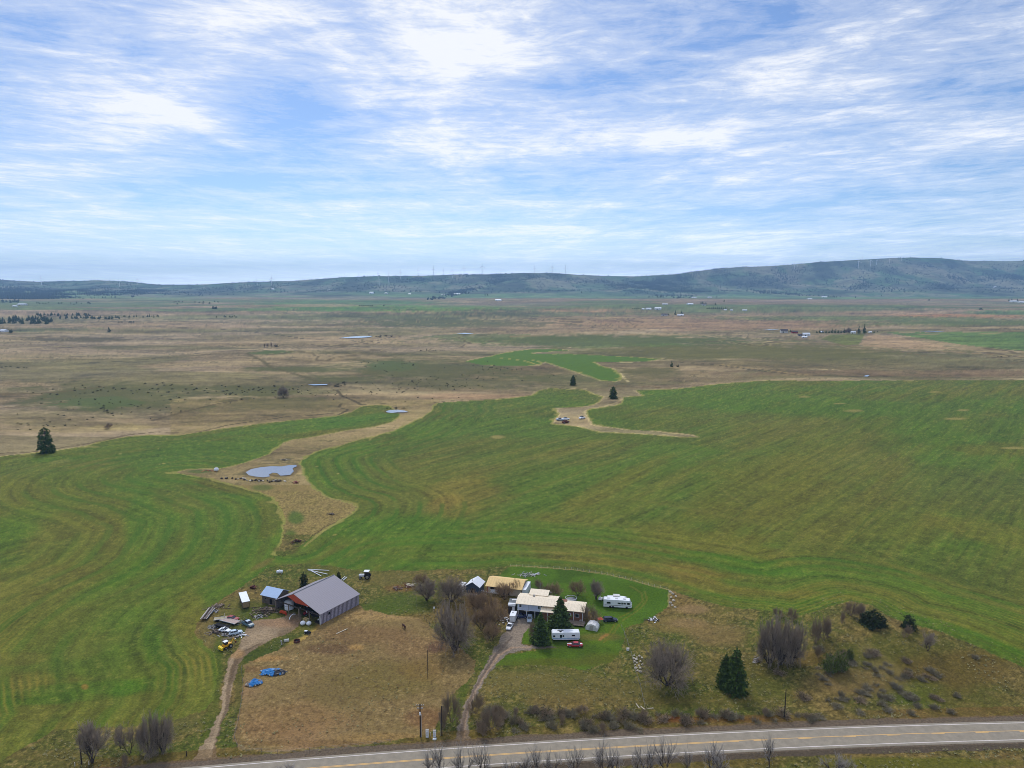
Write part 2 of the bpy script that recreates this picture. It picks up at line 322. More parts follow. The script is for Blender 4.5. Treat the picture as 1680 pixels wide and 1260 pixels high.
rows = 0.5 + 0.5 * np.cos((np.where(dL < 75, dL, dB) + (NM - .5) * .5) * 2 * math.pi / 2.1)
kr = (1 - ss(Y, 215, 290)) * ss(NB, .36, .62) * ((dL < 75) | (dB < 48))
mixm(fl, L(150, 132, 70), rows ** 3 * kr * .5)
mixm(fl, L(54, 78, 24), (1 - rows) ** 3 * kr * .35)
# dark single passes across the right field
for pts in [[(741,840),(830,806),(900,775),(1000,745)],[(1280,792),(1345,757),(1400,722)],[(1385,893),(1440,834),(1521,762)],[(1300,858),(1345,825)],[(1345,930),(1420,870),(1460,838)],
            [(1150,735),(1260,690),(1330,672)],[(1060,770),(1150,735)],[(840,850),(1000,795),(1090,760)],[(1560,905),(1590,870)],[(1600,842),(1640,800),(1655,785)],[(1200,850),(1240,822)],[(1390,790),(1460,745),(1500,720)]]:
    stroke(pts, 1.0, L(60, 88, 28), .38, inR, .9)
stroke([(1040,818),(1150,838),(1280,868),(1400,905),(1500,940),(1600,980),(1690,1010)], 3.0, L(120,116,70), .3, inR, 1.2)
stroke([(1180,800),(1220,828)], 1.2, L(130,124,84), .4, inR)
for x, y, w, h in [(816,717,12,3),(1400,674,17,2),(1320,651,10,1.3),(1377,662,11,1.3),(1567,687,19,2),(1580,673,11,1.4),(1665,735,24,2),(1533,643,11,1),(1490,625,8,.8)]:
    blob(x, y, w, h, L(142, 132, 104), .95, inR, 0, .2)
# straw rims
RIM = L(172, 160, 124)
for pts, wd in [(CH_L, 2.4), (CH_R[3:], 2.4), (FIELD_L[2:19], 2.0), (FTOP[:22], 2.6), (FTOP[22:36], 2.8), (FIELD_F, 3.5)]:
    stroke(pts, wd * 1.2, RIM, .55, None, 2.4)
for pts in [[(1036,595),(985,593.5),(975,594)],[(1017,612),(1024,620),(1030,626)],[(900,637),(930,636.5),(960,637.5)],[(820,587),(860,592),(885,599)],[(870,590),(884,593),(893,597)]]:
    stroke(pts, 3.5, RIM, .8)
stroke([(967,671),(990,667),(1014,660),(1020,655)], 3, RIM, .8); stroke([(1072,707),(1140,715)], 2, RIM, .7)
# ---- channel between the fields
chan = (px > 280) & (px < 720) & (py > 655) & (py < 915) & ~fl & (Y < 900)
mixm(chan, L(134, 120, 88), .8); mixm(chan, L(112, 104, 70), ss(NM, .5, .62) * .5)
chl = chan & (py0 > 805)
mixm(chl, L(146, 136, 96), ss(NS, .5, .66) * .6); mixm(chl, L(92, 88, 58), ss(NS, .46, .34) * .6)
blob(485, 850, 14, 12, L(66, 100, 40), .8, chan); blob(476, 885, 13, 18, L(66, 98, 34), .8, chan); blob(430, 800, 26, 6, L(76, 98, 44), .7, chan); blob(325, 774, 26, 4, L(70,94,40), .8, chan); blob(440,788,40,4,L(92,88,58),.6,chan)
blob(470, 902, 26, 8, L(86, 72, 54), .9, None); blob(430, 926, 30, 7, L(118,102,74), .7, None, -.5)
stroke([(500,896),(530,872),(560,853)], 1.3, L(150,142,112), .7); stroke([(507,884),(530,866),(548,858)], .8, L(60,52,40), .7)
for pts in [[(403,775),(412,770),(428,767),(462,766),(486,763.5),(482,774),(476,780),(460,781),(441,779),(432,783.5),(408,780),(403,775)],[(633,675),(640,673),(652,672.5),(664,674),(670,676.5),(652,677),(635,677),(633,675)],[(505,631.5),(520,630),(538,630.6),(560,633)],[(556,555),(596,551),(615,551.6)]]: stroke(pts, 4.5, L(92,82,62), .8, None, 1.2)
blob(935, 688, 28, 9, L(140,128,100), .6, ~fl); blob(1040,660,22,5,L(140,118,96),.7,~fl)
# ---- farmyard and roadside grass (everything near that is not a field)
near = (Y < 330) & ~fl
mixm(near, L(96, 100, 56)); mixm(near & (X < 20), L(84, 104, 44), .45)
mixm(near, L(80, 102, 40), ss(NB, .50, .66) * .75); mixm(near, L(124, 110, 78), ss(NB, .46, .32) * .7)
mixm(near, L(116, 106, 74), ss(NM, .52, .7) * .5)
mixm(near, L(150, 142, 102), ss(NS, .55, .72) * .6); mixm(near, L(50, 54, 28), ss(NS, .45, .28) * .62)
nr = near & (X > 40)
blob(1180,1040,60,20,L(132,118,90),.6,nr); blob(1110,1025,50,16,L(140,128,90),.5,nr); blob(1140,1000,30,8,L(140,126,104),.7,nr); blob(1130,1022,36,8,L(136,122,100),.6,nr)
blob(1460,1070,110,30,L(86,96,40),.6,nr); blob(1570,1100,110,36,L(100,90,50),.7,nr); blob(1500,1140,60,26,L(84,104,36),.6,nr); blob(1400,1120,80,26,L(120,108,80),.7,nr); blob(1450,1090,60,14,L(128,124,88),.5,nr,.7)
blob(1600,1150,90,26,L(92,92,44),.6,nr); blob(1330,1080,60,16,L(108,92,56),.6,nr); blob(1150,1150,160,18,L(100,98,52),.5,nr); blob(1100,1180,200,8,L(110,78,46),.7,nr); blob(1200,1100,70,30,L(92,92,46),.5,nr); blob(1250,1130,60,20,L(84,98,40),.5,nr); blob(1110,1180,30,5,L(120,66,34),.7,nr)
blob(900,1110,120,20,L(96,104,58),.6,near); blob(860,1120,90,20,L(128,120,84),.4,near); blob(1000,1130,120,18,L(100,102,60),.5,near)
blob(660,990,50,16,L(76,104,40),.7,near); blob(620,1000,40,10,L(78,104,36),.7,near); blob(760,1070,20,16,L(90,104,52),.5,near); blob(640,950,80,12,L(112,112,70),.6,near); blob(660,965,30,6,L(124,96,66),.6,near)
blob(800,1000,60,34,L(104,88,60),.7,near); blob(760,1020,30,26,L(96,90,62),.5,near); blob(540,935,60,8,L(104,108,60),.5,near); blob(400,1000,40,20,L(86,104,46),.6,near); blob(350,1045,22,24,L(112,112,74),.6,near); blob(420,1005,30,8,L(78,100,40),.6,near)
blob(445,1012,60,6,L(80,96,38),.7,near); blob(455,1060,60,10,L(74,92,36),.7,near,-.35); blob(420,1075,40,8,L(62,86,28),.6,near,-.3); blob(356,1100,9,60,L(74,100,28),.75,near,.05); blob(345,1180,12,40,L(78,98,32),.6,near,.3); blob(392,1120,8,60,L(84,92,44),.6,near)
blob(520,1036,36,7,L(186,168,112),.8,near,-.5); blob(500,1048,30,5,L(180,164,108),.7,near,-.3); blob(540,1018,30,6,L(150,124,88),.7,near,-.5); blob(500,1030,20,6,L(110,116,56),.6,near)
blob(600,1235,260,7,L(92,98,50),.7,near,-.07); blob(250,1235,70,14,L(78,98,36),.6,near); blob(300,1190,30,16,L(100,104,66),.5,near,-.5); blob(80,1240,90,10,L(104,100,60),.5,near); blob(755,1150,8,50,L(72,98,28),.7,near,.3); blob(790,1110,6,40,L(74,100,26),.7,near,.4)
blob(1500,1252,140,10,L(88,100,26),.8,near); blob(1150,1250,140,12,L(98,90,50),.6,near); blob(830,1175,40,20,L(84,92,44),.5,near); blob(980,1180,120,14,L(84,84,42),.6,near); blob(1040,1150,200,6,L(106,100,62),.4,near)
blob(690,1120,60,16,L(78,98,30),.0,near)
# paddock
inP = inside(PADDOCK, px, py)
mixm(inP, L(140, 118, 92)); mixm(inP, L(114, 104, 66), ss(NL + (NB - .5) * .6, .46, .6) * .7)
for b in [(640,1115,90,30,L(106,98,56),.8),(560,1140,60,24,L(104,94,58),.6),(700,1100,50,20,L(116,96,56),.5),(600,1040,90,16,L(112,90,66),.6),(540,1065,50,10,L(92,72,56),.7),(480,1180,90,30,L(132,108,76),.6),(430,1200,40,20,L(134,110,80),.6),
          (440,1080,40,6,L(164,132,88),.6),(680,1060,50,20,L(124,102,76),.6),(620,1010,80,8,L(158,136,96),.6),(715,1062,18,10,L(92,70,62),.7),(700,1180,40,20,L(112,84,60),.7),(520,1220,140,6,L(116,92,60),.5),(584,1062,12,5,L(168,140,92),.7),(640,1210,90,8,L(150,124,80),.4),(420,1098,22,6,L(110,84,60),.5)]:
    blob(*b[:4], b[4], b[5], inP)
mixm(inP, L(178, 158, 120), ss(NS, .60, .76) * ss(NB, .36, .6) * .42); mixm(inP, L(86, 70, 50), ss(NS, .44, .28) * .5)
# lawn
inLa = inside(LAWN, px, py)
mixm(inLa, L(72, 106, 28)); mixm(inLa, L(84, 112, 32), ss(NB, .48, .62) * .7); mixm(inLa, L(54, 80, 24), ss(NM, .5, .34) * .5)
blob(1020, 975, 80, 26, L(66, 98, 20), .7, inLa); blob(1000, 1085, 60, 16, L(84, 92, 36), .8, inLa); blob(900, 1088, 90, 10, L(84,92,36), .8, inLa); blob(930,1048,50,10,L(70,90,32),.5,inLa); blob(985,1045,40,8,L(110,104,62),.6,inLa)
for pts in [[(1018,1013),(1040,1000),(1056,985),(1052,972),(1035,962)],[(1022,1018),(1046,1002),(1062,985),(1058,970)],[(985,1052),(998,1040),(1010,1022)],[(990,1054),(1004,1042),(1016,1024)]]:
    stroke(pts, .7, L(108, 112, 48), .6, inLa)
stroke([(984,1049),(995,1041)], 1.2, L(150,116,76), .8); stroke([(838,928.5),(876,930.5),(941,934.5),(990,941.5),(1029,949.5),(1067,960.5),(1097,967.5),(1097,995)], .8, L(150,146,112), .8)
stroke([(880,982),(910,990),(955,1000),(972,1018)], 2.5, L(96,84,58), .7); blob(955,1012,30,12,L(104,86,60),.8,None); blob(838,1010,22,16,L(84,72,62),.7,near)
# dirt track, gravel drive
inT = inside(TRACK, px, py); inD = inside(DRIVE, px, py) & ~inT
mixm(inT, L(142, 126, 108)); mixm(inT, L(158, 140, 120), ss(NM, .5, .66) * .7); mixm(inT, L(104, 88, 70), ss(NM, .46, .32) * .6)
mixm(inD, L(126, 118, 114)); mixm(inD, L(142, 130, 122), ss(NM, .5, .66) * .6); mixm(inD, L(92, 84, 80), ss(NM, .46, .3) * .6)
for pts, c, w_ in [([(345,1240),(352,1212),(361,1182),(367,1153),(372,1121),(375,1097),(383,1078),(397,1064),(421,1052)], L(160,142,122), 1.0),([(351,1240),(359,1212),(367,1182),(373,1153),(377,1121),(381,1097),(390,1080),(402,1068),(425,1057)], L(98,82,66), 1.1),
                   ([(760,1210),(763,1180),(770,1155),(784,1125),(800,1098),(820,1074),(842,1062),(870,1061.5)], L(164,140,122), .9),([(754,1210),(758,1180),(765,1155),(779,1125),(795,1095),(812,1072)], L(148,132,122), .6),([(757,1210),(761,1180),(768,1155),(781,1125),(797,1097),(816,1072),(840,1045)], L(92,82,78), .8)]:
    stroke(pts, w_, c, .7, inT | inD)
blob(455,1022,40,8,L(140,112,90),.7,inT); blob(385,1072,14,8,L(166,134,96),.7,inT)
# road shoulder
rd = road_d(X, Y); shd = (np.abs(rd + (NM - .5) * 1.6) < 7.2) & (Y < 260)
mixm(shd, L(104, 92, 84), .95); mixm(shd, L(84, 76, 68), ss(NS, .5, .7) * .5)
mixm((rd < -5) & shd, L(74, 66, 56), .7)
verge = (rd > 6.5) & (rd < 11) & (Y < 240) & ~inP
mixm(verge, L(110, 88, 56), ss(NB, .4, .6) * .5)
lum = C[fl].mean(1, keepdims=True); C[fl] = C[fl] * .86 + lum * np.array([1.05, 1.12, .75]) * .14
nn = near & ~inP & ~inLa & ~inT & ~inD & ~shd; C[nn] *= np.array([.88, .80, .84])
C[inLa] *= .93
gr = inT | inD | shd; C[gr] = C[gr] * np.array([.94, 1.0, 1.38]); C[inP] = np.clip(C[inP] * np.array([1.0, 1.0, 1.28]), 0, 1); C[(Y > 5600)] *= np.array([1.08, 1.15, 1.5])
# fine value variation
C *= (0.86 + 0.30 * NS * (1 - ss(Y, 500, 1400)) + 0.15 * ss(Y, 500, 1400) )[:, None]
C *= (0.90 + 0.20 * NM)[:, None]
pl = (Y > 420) & ~fl & ~inF
FN = fbm(X / 150, Y / 75, 8, 121, .82) - .5; FN2 = fbm(X / 40, Y / 14, 6, 122, .85) - .5
C[pl] *= (1 + 2.0 * FN[pl] + 1.3 * FN2[pl])[:, None]
dk = ss(FN2, .07, .16) * ss(NL, .4, .6) * (1 - ss(Y, 3500, 6000)); mixm(pl, L(78, 76, 52), dk * .7)
C[pl] = np.clip(C[pl] * np.array([1.10, 1.13, 1.42]), 0, 1)
OL2 = L(84, 88, 58); GR2 = L(76, 96, 56)
for q in [(200,652,180,20,OL2,.75),(160,660,80,10,GR2,.7),(420,642,60,9,OL2,.7),(700,605,140,14,OL2,.8),(640,600,45,7,GR2,.6),(760,628,160,9,OL2,.45),(450,577,38,3.5,GR2,.8),(500,606,80,4.5,OL2,.8),(570,622,70,5,OL2,.7),(130,557,90,3.5,L(84,80,62),.7),(870,613,90,8,OL2,.5),(930,621,90,5,OL2,.6),
          (1000,558,260,9,L(84,96,58),.7),(1230,578,300,12,L(96,98,62),.65),(740,530,170,7,L(86,94,64),.7),(1620,529,240,5,L(92,106,70),.7),(1060,612,60,9,OL2,.6),(450,662,110,9,OL2,.5)]: blob(*q, pl, 0, .9)
for q in LATE: stroke(*q, .8, ~fl)
# gullies and scrub lines of the rolling ground
gu = np.abs(fbm(X / 170, Y / 300, 4, 131) - .5); mixm(pl & (Y < 5000), L(84, 74, 54), (1 - ss(gu, .004, .014)) * ss(fbm(X / 500, Y / 500, 2, 133), .46, .58) * .75)
mixm(pl & (Y < 5000), L(158, 146, 122), ss(gu, .014, .02) * (1 - ss(gu, .02, .04)) * ss(fbm(X / 500, Y / 500, 2, 133), .46, .58) * .4)
C = np.clip(C, 0.004, 0.9)

# ---------------------------------------------------------------- mesh objects of the ground, one per kind of ground, sharing their border vertices
reg = np.zeros(len(X), np.int8)
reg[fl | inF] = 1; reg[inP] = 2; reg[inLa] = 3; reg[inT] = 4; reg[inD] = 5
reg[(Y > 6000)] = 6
R2 = reg.reshape(NR, NC)
fr = R2[:-1, :-1]
idx = np.arange(NR * NC, dtype=np.int32).reshape(NR, NC)
quads = np.stack([idx[:-1, :-1], idx[:-1, 1:], idx[1:, 1:], idx[1:, :-1]], -1).reshape(-1, 4)
freg = fr.ravel()
def ground_mat():
    m = bpy.data.materials.new("ground_cover"); m.use_nodes = True
    nt = m.node_tree; n = nt.nodes; l = nt.links; b = n["Principled BSDF"]
    b.inputs["Roughness"].default_value = 0.95; b.inputs["Specular IOR Level"].default_value = 0.15
    a = n.new("ShaderNodeAttribute"); a.attribute_name = "cover"
    tc = n.new("ShaderNodeTexCoord")
    no = n.new("ShaderNodeTexNoise"); no.inputs["Scale"].default_value = 1.5; no.inputs["Detail"].default_value = 4; no.inputs["Roughness"].default_value = .7
    l.new(tc.outputs["Object"], no.inputs["Vector"])
    mr = n.new("ShaderNodeMapRange"); mr.inputs[1].default_value = .3; mr.inputs[2].default_value = .7; mr.inputs[3].default_value = .62; mr.inputs[4].default_value = 1.38
    l.new(no.outputs["Fac"], mr.inputs[0])
    mx = n.new("ShaderNodeVectorMath"); mx.operation = 'SCALE'; l.new(a.outputs["Color"], mx.inputs[0]); l.new(mr.outputs[0], mx.inputs["Scale"])
    l.new(mx.outputs[0], b.inputs["Base Color"])
    n2 = n.new("ShaderNodeTexNoise"); n2.inputs["Scale"].default_value = .8; n2.inputs["Detail"].default_value = 5
    l.new(tc.outputs["Object"], n2.inputs["Vector"])
    bp = n.new("ShaderNodeBump"); bp.inputs["Strength"].default_value = .5; bp.inputs["Distance"].default_value = .35
    l.new(n2.outputs["Fac"], bp.inputs["Height"]); l.new(bp.outputs[0], b.inputs["Normal"])
    return m
GM = ground_mat()
def grid_object(name, sel):
    q = quads[sel]
    used = np.unique(q); remap = np.full(NR * NC, -1, np.int32); remap[used] = np.arange(len(used), dtype=np.int32)
    q = remap[q]
    me = bpy.data.meshes.new(name)
    me.vertices.add(len(used)); me.loops.add(q.size); me.polygons.add(len(q))
    co = np.stack([X[used], Y[used], Z[used]], -1).astype(np.float32)
    me.vertices.foreach_set("co", co.ravel())
    me.loops.foreach_set("vertex_index", q.ravel())
    me.polygons.foreach_set("loop_start", np.arange(0, q.size, 4, dtype=np.int32))
    me.polygons.foreach_set("loop_total", np.full(len(q), 4, np.int32))
    me.polygons.foreach_set("use_smooth", np.ones(len(q), bool))
    me.update(calc_edges=True)
    at = me.attributes.new("cover", 'FLOAT_COLOR', 'POINT')
    c4 = np.ones((len(used), 4), np.float32); c4[:, :3] = C[used] * GK
    if name == 'crop_field': c4[:, :3] *= np.array([.92, .99, .70], np.float32)
    at.data.foreach_set("color", c4.ravel())
    me.materials.append(GM)
    o = bpy.data.objects.new(name, me); COL.objects.link(o); o["kind"] = "structure"
    return o
GK = np.array([1.08, 0.94, 0.54], np.float32)
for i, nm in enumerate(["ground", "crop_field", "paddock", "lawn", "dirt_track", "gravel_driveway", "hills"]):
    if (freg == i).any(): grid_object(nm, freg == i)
# ---------------------------------------------------------------- sky, sun, haze
SUN_EL, SUN_AZ = math.radians(48), math.radians(-15)   # azimuth from +Y (ahead) clockwise: sun high ahead-left behind thin cloud
w = bpy.data.worlds.new("World"); SC.world = w; w.use_nodes = True
nt = w.node_tree; n = nt.nodes; l = nt.links
for x in list(n): n.remove(x)
out = n.new("ShaderNodeOutputWorld"); bg = n.new("ShaderNodeBackground"); l.new(bg.outputs[0], out.inputs[0]); bg.inputs[1].default_value = 0.1
sky = n.new("ShaderNodeTexSky"); sky.sky_type = 'NISHITA'; sky.sun_disc = False; sky.sun_elevation = SUN_EL; sky.sun_rotation = SUN_AZ
sky.air_density = 1.0; sky.dust_density = 0.6; sky.ozone_density = 1.5
tc = n.new("ShaderNodeTexCoord")
def M(op, a, b=None, c=None):
    x = n.new("ShaderNodeMath"); x.operation = op
    for i, v in enumerate((a, b, c)):
        if v is None: continue
        if hasattr(v, "links") or hasattr(v, "is_output"): l.new(v, x.inputs[i])
        else: x.inputs[i].default_value = v
    return x.outputs[0]
sep = n.new("ShaderNodeSeparateXYZ"); l.new(tc.outputs["Generated"], sep.inputs[0])
dx, dy, dz = sep.outputs
zc = M('MAXIMUM', dz, 0.0)
den = M('ADD', zc, 0.19)
u = M('DIVIDE', dx, den); v = M('DIVIDE', dy, den)
def noise(uu, vv, sc, det, rough, dist, off):
    cb = n.new("ShaderNodeCombineXYZ"); l.new(uu, cb.inputs[0]); l.new(vv, cb.inputs[1]); cb.inputs[2].default_value = off
    x = n.new("ShaderNodeTexNoise"); x.inputs["Scale"].default_value = sc; x.inputs["Detail"].default_value = det; x.inputs["Roughness"].default_value = rough; x.inputs["Distortion"].default_value = dist
    l.new(cb.outputs[0], x.inputs["Vector"]); return x.outputs["Fac"]
# the bands fan out from the far centre: shear v with u so that they sweep up to both sides
v2 = M('ADD', v, M('MULTIPLY', M('MULTIPLY', u, u), 0.2))
n1 = noise(u, v2, 2.5, 14, .62, .9, 1.7)
n2 = noise(u, M('MULTIPLY', v2, 1.9), 4.6, 14, .70, .8, 7.7)
n3 = noise(u, M('MULTIPLY', v2, 2.6), 9.0, 12, .74, .6, 3.1)
dens = M('ADD', M('ADD', M('MULTIPLY', n1, .50), M('MULTIPLY', n2, .46)), M('MULTIPLY', n3, .34))   # mean ~0.65
yy = M('MAXIMUM', dy, 0.05)
aa = M('DIVIDE', dx, yy); ee = M('DIVIDE', zc, yy)
band = noise(M('MULTIPLY', aa, 1.3), M('MULTIPLY', ee, 34.0), 1.6, 10, .62, .3, 5.5)
dens = M('ADD', dens, M('MULTIPLY', M('SUBTRACT', band, .49), M('MULTIPLY', M('EXPONENT', M('MULTIPLY', ee, -6.0)), .8)))
ripple = noise(M('MULTIPLY', aa, 7.0), M('MULTIPLY', ee, 24.0), 1.5, 9, .7, .8, 2.2)
dens = M('ADD', dens, M('MULTIPLY', M('SUBTRACT', ripple, .5), .15))
cloudlets = [(790,70,250,90,.20),(240,190,120,50,.20),(395,25,110,60,.18),(700,245,140,24,.13),(590,165,60,40,.14),(1130,222,110,24,.15),(1270,130,130,30,.08),(1640,222,90,20,.14),(880,380,170,12,.1),
 (1500,70,220,40,.05),(480,200,140,80,-.19),(60,75,130,46,-.12),(960,105,130,60,-.16),(1180,40,160,60,-.10),(1600,150,130,30,-.1),(340,290,110,30,-.13),(640,300,300,30,-.07),(1250,350,260,26,-.1),(1580,310,200,30,-.08),(200,432,260,18,-.12),(730,30,60,20,-.05),(620,455,900,16,.06)]
for cx, cy, rx, ry, am in cloudlets:
    def dirof(x_, y_):
        a_ = (x_ - 840) / F; b_ = (630 - y_) / F
        return a_ / (CP + b_ * SP), (-SP + b_ * CP) / (CP + b_ * SP)
    a0, e0 = dirof(cx, cy)
    qx = M('DIVIDE', M('SUBTRACT', aa, a0), rx / F); qy = M('DIVIDE', M('SUBTRACT', ee, e0), ry / F)
    g = M('MULTIPLY', M('EXPONENT', M('MULTIPLY', M('ADD', M('MULTIPLY', qx, qx), M('MULTIPLY', qy, qy)), -1.0)), am * (.8 if am > 0 else .8))
    dens = M('ADD', dens, g)
ramp = n.new("ShaderNodeValToRGB"); l.new(dens, ramp.inputs[0])
ramp.color_ramp.elements[0].position = .50; ramp.color_ramp.elements[0].color = (0.0, 0.0, 0.0, 1)
ramp.color_ramp.elements[1].position = .82; ramp.color_ramp.elements[1].color = (1, 1, 1, 1)
e = ramp.color_ramp.elements.new(.68); e.color = (.42, .42, .42, 1)
tint = n.new("ShaderNodeMix"); tint.data_type = 'RGBA'; tint.blend_type = 'MULTIPLY'; tint.inputs[0].default_value = 1
l.new(sky.outputs[0], tint.inputs[6]); tint.inputs[7].default_value = (SKYK * .68, SKYK * .83, SKYK * 1.08, 1)
mixn = n.new("ShaderNodeMix"); mixn.data_type = 'RGBA'; l.new(ramp.outputs[0], mixn.inputs[0]); l.new(tint.outputs[2], mixn.inputs[6]); mixn.inputs[7].default_value = (9.6, 9.8, 10.2, 1)
hzb = M('ADD', 1.0, M('MULTIPLY', M('EXPONENT', M('MULTIPLY', ee, -14.0)), 0.45))
hzb = M('ADD', hzb, M('MULTIPLY', M('MINIMUM', M('MAXIMUM', M('MULTIPLY', M('SUBTRACT', dz, .40), 3.0), 0.0), 1.0), 0.55))
hzb = M('ADD', hzb, M('MULTIPLY', M('EXPONENT', M('MULTIPLY', ee, -55.0)), 0.75))
vm = n.new("ShaderNodeVectorMath"); vm.operation = 'SCALE'; l.new(mixn.outputs[2], vm.inputs[0]); l.new(hzb, vm.inputs["Scale"])
lowx = M('EXPONENT', M('MULTIPLY', ee, -11.0))
cbx = n.new("ShaderNodeCombineXYZ")
for i_, k_ in enumerate((.0, .10, .28)): l.new(M('ADD', 1.0, M('MULTIPLY', lowx, k_)), cbx.inputs[i_])
vq = n.new("ShaderNodeVectorMath"); vq.operation = 'MULTIPLY'; l.new(vm.outputs[0], vq.inputs[0]); l.new(cbx.outputs[0], vq.inputs[1]); l.new(vq.outputs[0], bg.inputs[0])
SC.cycles.volume_bounces = 1
sd = bpy.data.lights.new("sun", 'SUN'); sd.energy = 1.8; sd.angle = math.radians(10); sd.color = (1, .96, .9)
so = bpy.data.objects.new("sun", sd); COL.objects.link(so)
sdir = Vector((math.sin(SUN_AZ) * math.cos(SUN_EL), math.cos(SUN_AZ) * math.cos(SUN_EL), math.sin(SUN_EL)))
so.rotation_euler = sdir.to_track_quat('Z', 'Y').to_euler()
so.location = (0, 0, 300)
# haze
hz = bpy.data.meshes.new("haze")
x0, x1, y0, y1, z0, z1 = -34000, 34000, -2000, 19000, -30, 590
hv = [(x, y, z) for x in (x0, x1) for y in (y0, y1) for z in (z0, z1)]
hz.from_pydata(hv, [], [(0, 1, 3, 2), (4, 6, 7, 5), (0, 4, 5, 1), (2, 3, 7, 6), (0, 2, 6, 4), (1, 5, 7, 3)])
hm_ = bpy.data.materials.new("haze"); hm_.use_nodes = True; hn = hm_.node_tree
for x in list(hn.nodes): hn.nodes.remove(x)
ho = hn.nodes.new("ShaderNodeOutputMaterial"); pv = hn.nodes.new("ShaderNodeVolumePrincipled"); hn.links.new(pv.outputs[0], ho.inputs["Volume"])
pv.inputs["Color"].default_value = (.36, .62, 1, 1); pv.inputs["Density"].default_value = HAZE; pv.inputs["Anisotropy"].default_value = 0.15
hz.materials.append(hm_)
hob = bpy.data.objects.new("haze", hz); COL.objects.link(hob); hob["kind"] = "stuff"
vs = SC.view_settings; vs.view_transform = 'Standard'; vs.look = 'None'; vs.exposure = 0.0; vs.gamma = 1.0

SC.cycles.filter_width = 0.9
# ---------------------------------------------------------------- helpers for things
MATS = {}
def mat(name, c, rough=0.8, metal=0.0, var=0.25, scale=1.2, bump=0.0, c2=None, stretch=None, spec=0.3, dirt=None):
    """painted / wood / metal surface with its own uneven colour"""
    if name in MATS: return MATS[name]
    m = bpy.data.materials.new(name); m.use_nodes = True; nt = m.node_tree; n = nt.nodes; l = nt.links; b = n["Principled BSDF"]
    b.inputs["Roughness"].default_value = rough; b.inputs["Metallic"].default_value = metal; b.inputs["Specular IOR Level"].default_value = spec
    col = L(*c); 
    tc = n.new("ShaderNodeTexCoord"); mp_ = n.new("ShaderNodeMapping"); l.new(tc.outputs["Object"], mp_.inputs[0])
    if stretch: mp_.inputs["Scale"].default_value = stretch
    no = n.new("ShaderNodeTexNoise"); no.inputs["Scale"].default_value = scale; no.inputs["Detail"].default_value = 5; no.inputs["Roughness"].default_value = .65
    l.new(mp_.outputs[0], no.inputs["Vector"])
    rp = n.new("ShaderNodeValToRGB"); l.new(no.outputs["Fac"], rp.inputs[0])
    rp.color_ramp.elements[0].position = .32; rp.color_ramp.elements[1].position = .68
    lo = L(*c2) if c2 else col * (1 - var); hi = col if c2 else np.clip(col * (1 + var * .6), 0, .95)
    rp.color_ramp.elements[0].color = (*lo, 1); rp.color_ramp.elements[1].color = (*hi, 1)
    l.new(rp.outputs[0], b.inputs["Base Color"])
    if bump:
        bp = n.new("ShaderNodeBump"); bp.inputs["Strength"].default_value = bump; bp.inputs["Distance"].default_value = .05
        l.new(no.outputs["Fac"], bp.inputs["Height"]); l.new(bp.outputs[0], b.inputs["Normal"])
    MATS[name] = m; return m
def stripes(name, c, c2, period, axis=0, rough=.7, metal=0.0, width=.2, var=.2):
    """boards or corrugated sheet: dark joints every `period` metres along one axis"""
    if name in MATS: return MATS[name]
    m = mat(name, c, rough, metal, var, 1.5); nt = m.node_tree; n = nt.nodes; l = nt.links; b = n["Principled BSDF"]
    src = b.inputs["Base Color"].links[0].from_socket
    tc = n.new("ShaderNodeTexCoord"); sp = n.new("ShaderNodeSeparateXYZ"); l.new(tc.outputs["Object"], sp.inputs[0])
    d = n.new("ShaderNodeMath"); d.operation = 'DIVIDE'; l.new(sp.outputs[axis], d.inputs[0]); d.inputs[1].default_value = period
    f = n.new("ShaderNodeMath"); f.operation = 'FRACT'; l.new(d.outputs[0], f.inputs[0])
    g = n.new("ShaderNodeMath"); g.operation = 'LESS_THAN'; l.new(f.outputs[0], g.inputs[0]); g.inputs[1].default_value = width
    mx = n.new("ShaderNodeMix"); mx.data_type = 'RGBA'; l.new(g.outputs[0], mx.inputs[0]); l.new(src, mx.inputs[6]); mx.inputs[7].default_value = (*L(*c2), 1)
    l.new(mx.outputs[2], b.inputs["Base Color"]); return m
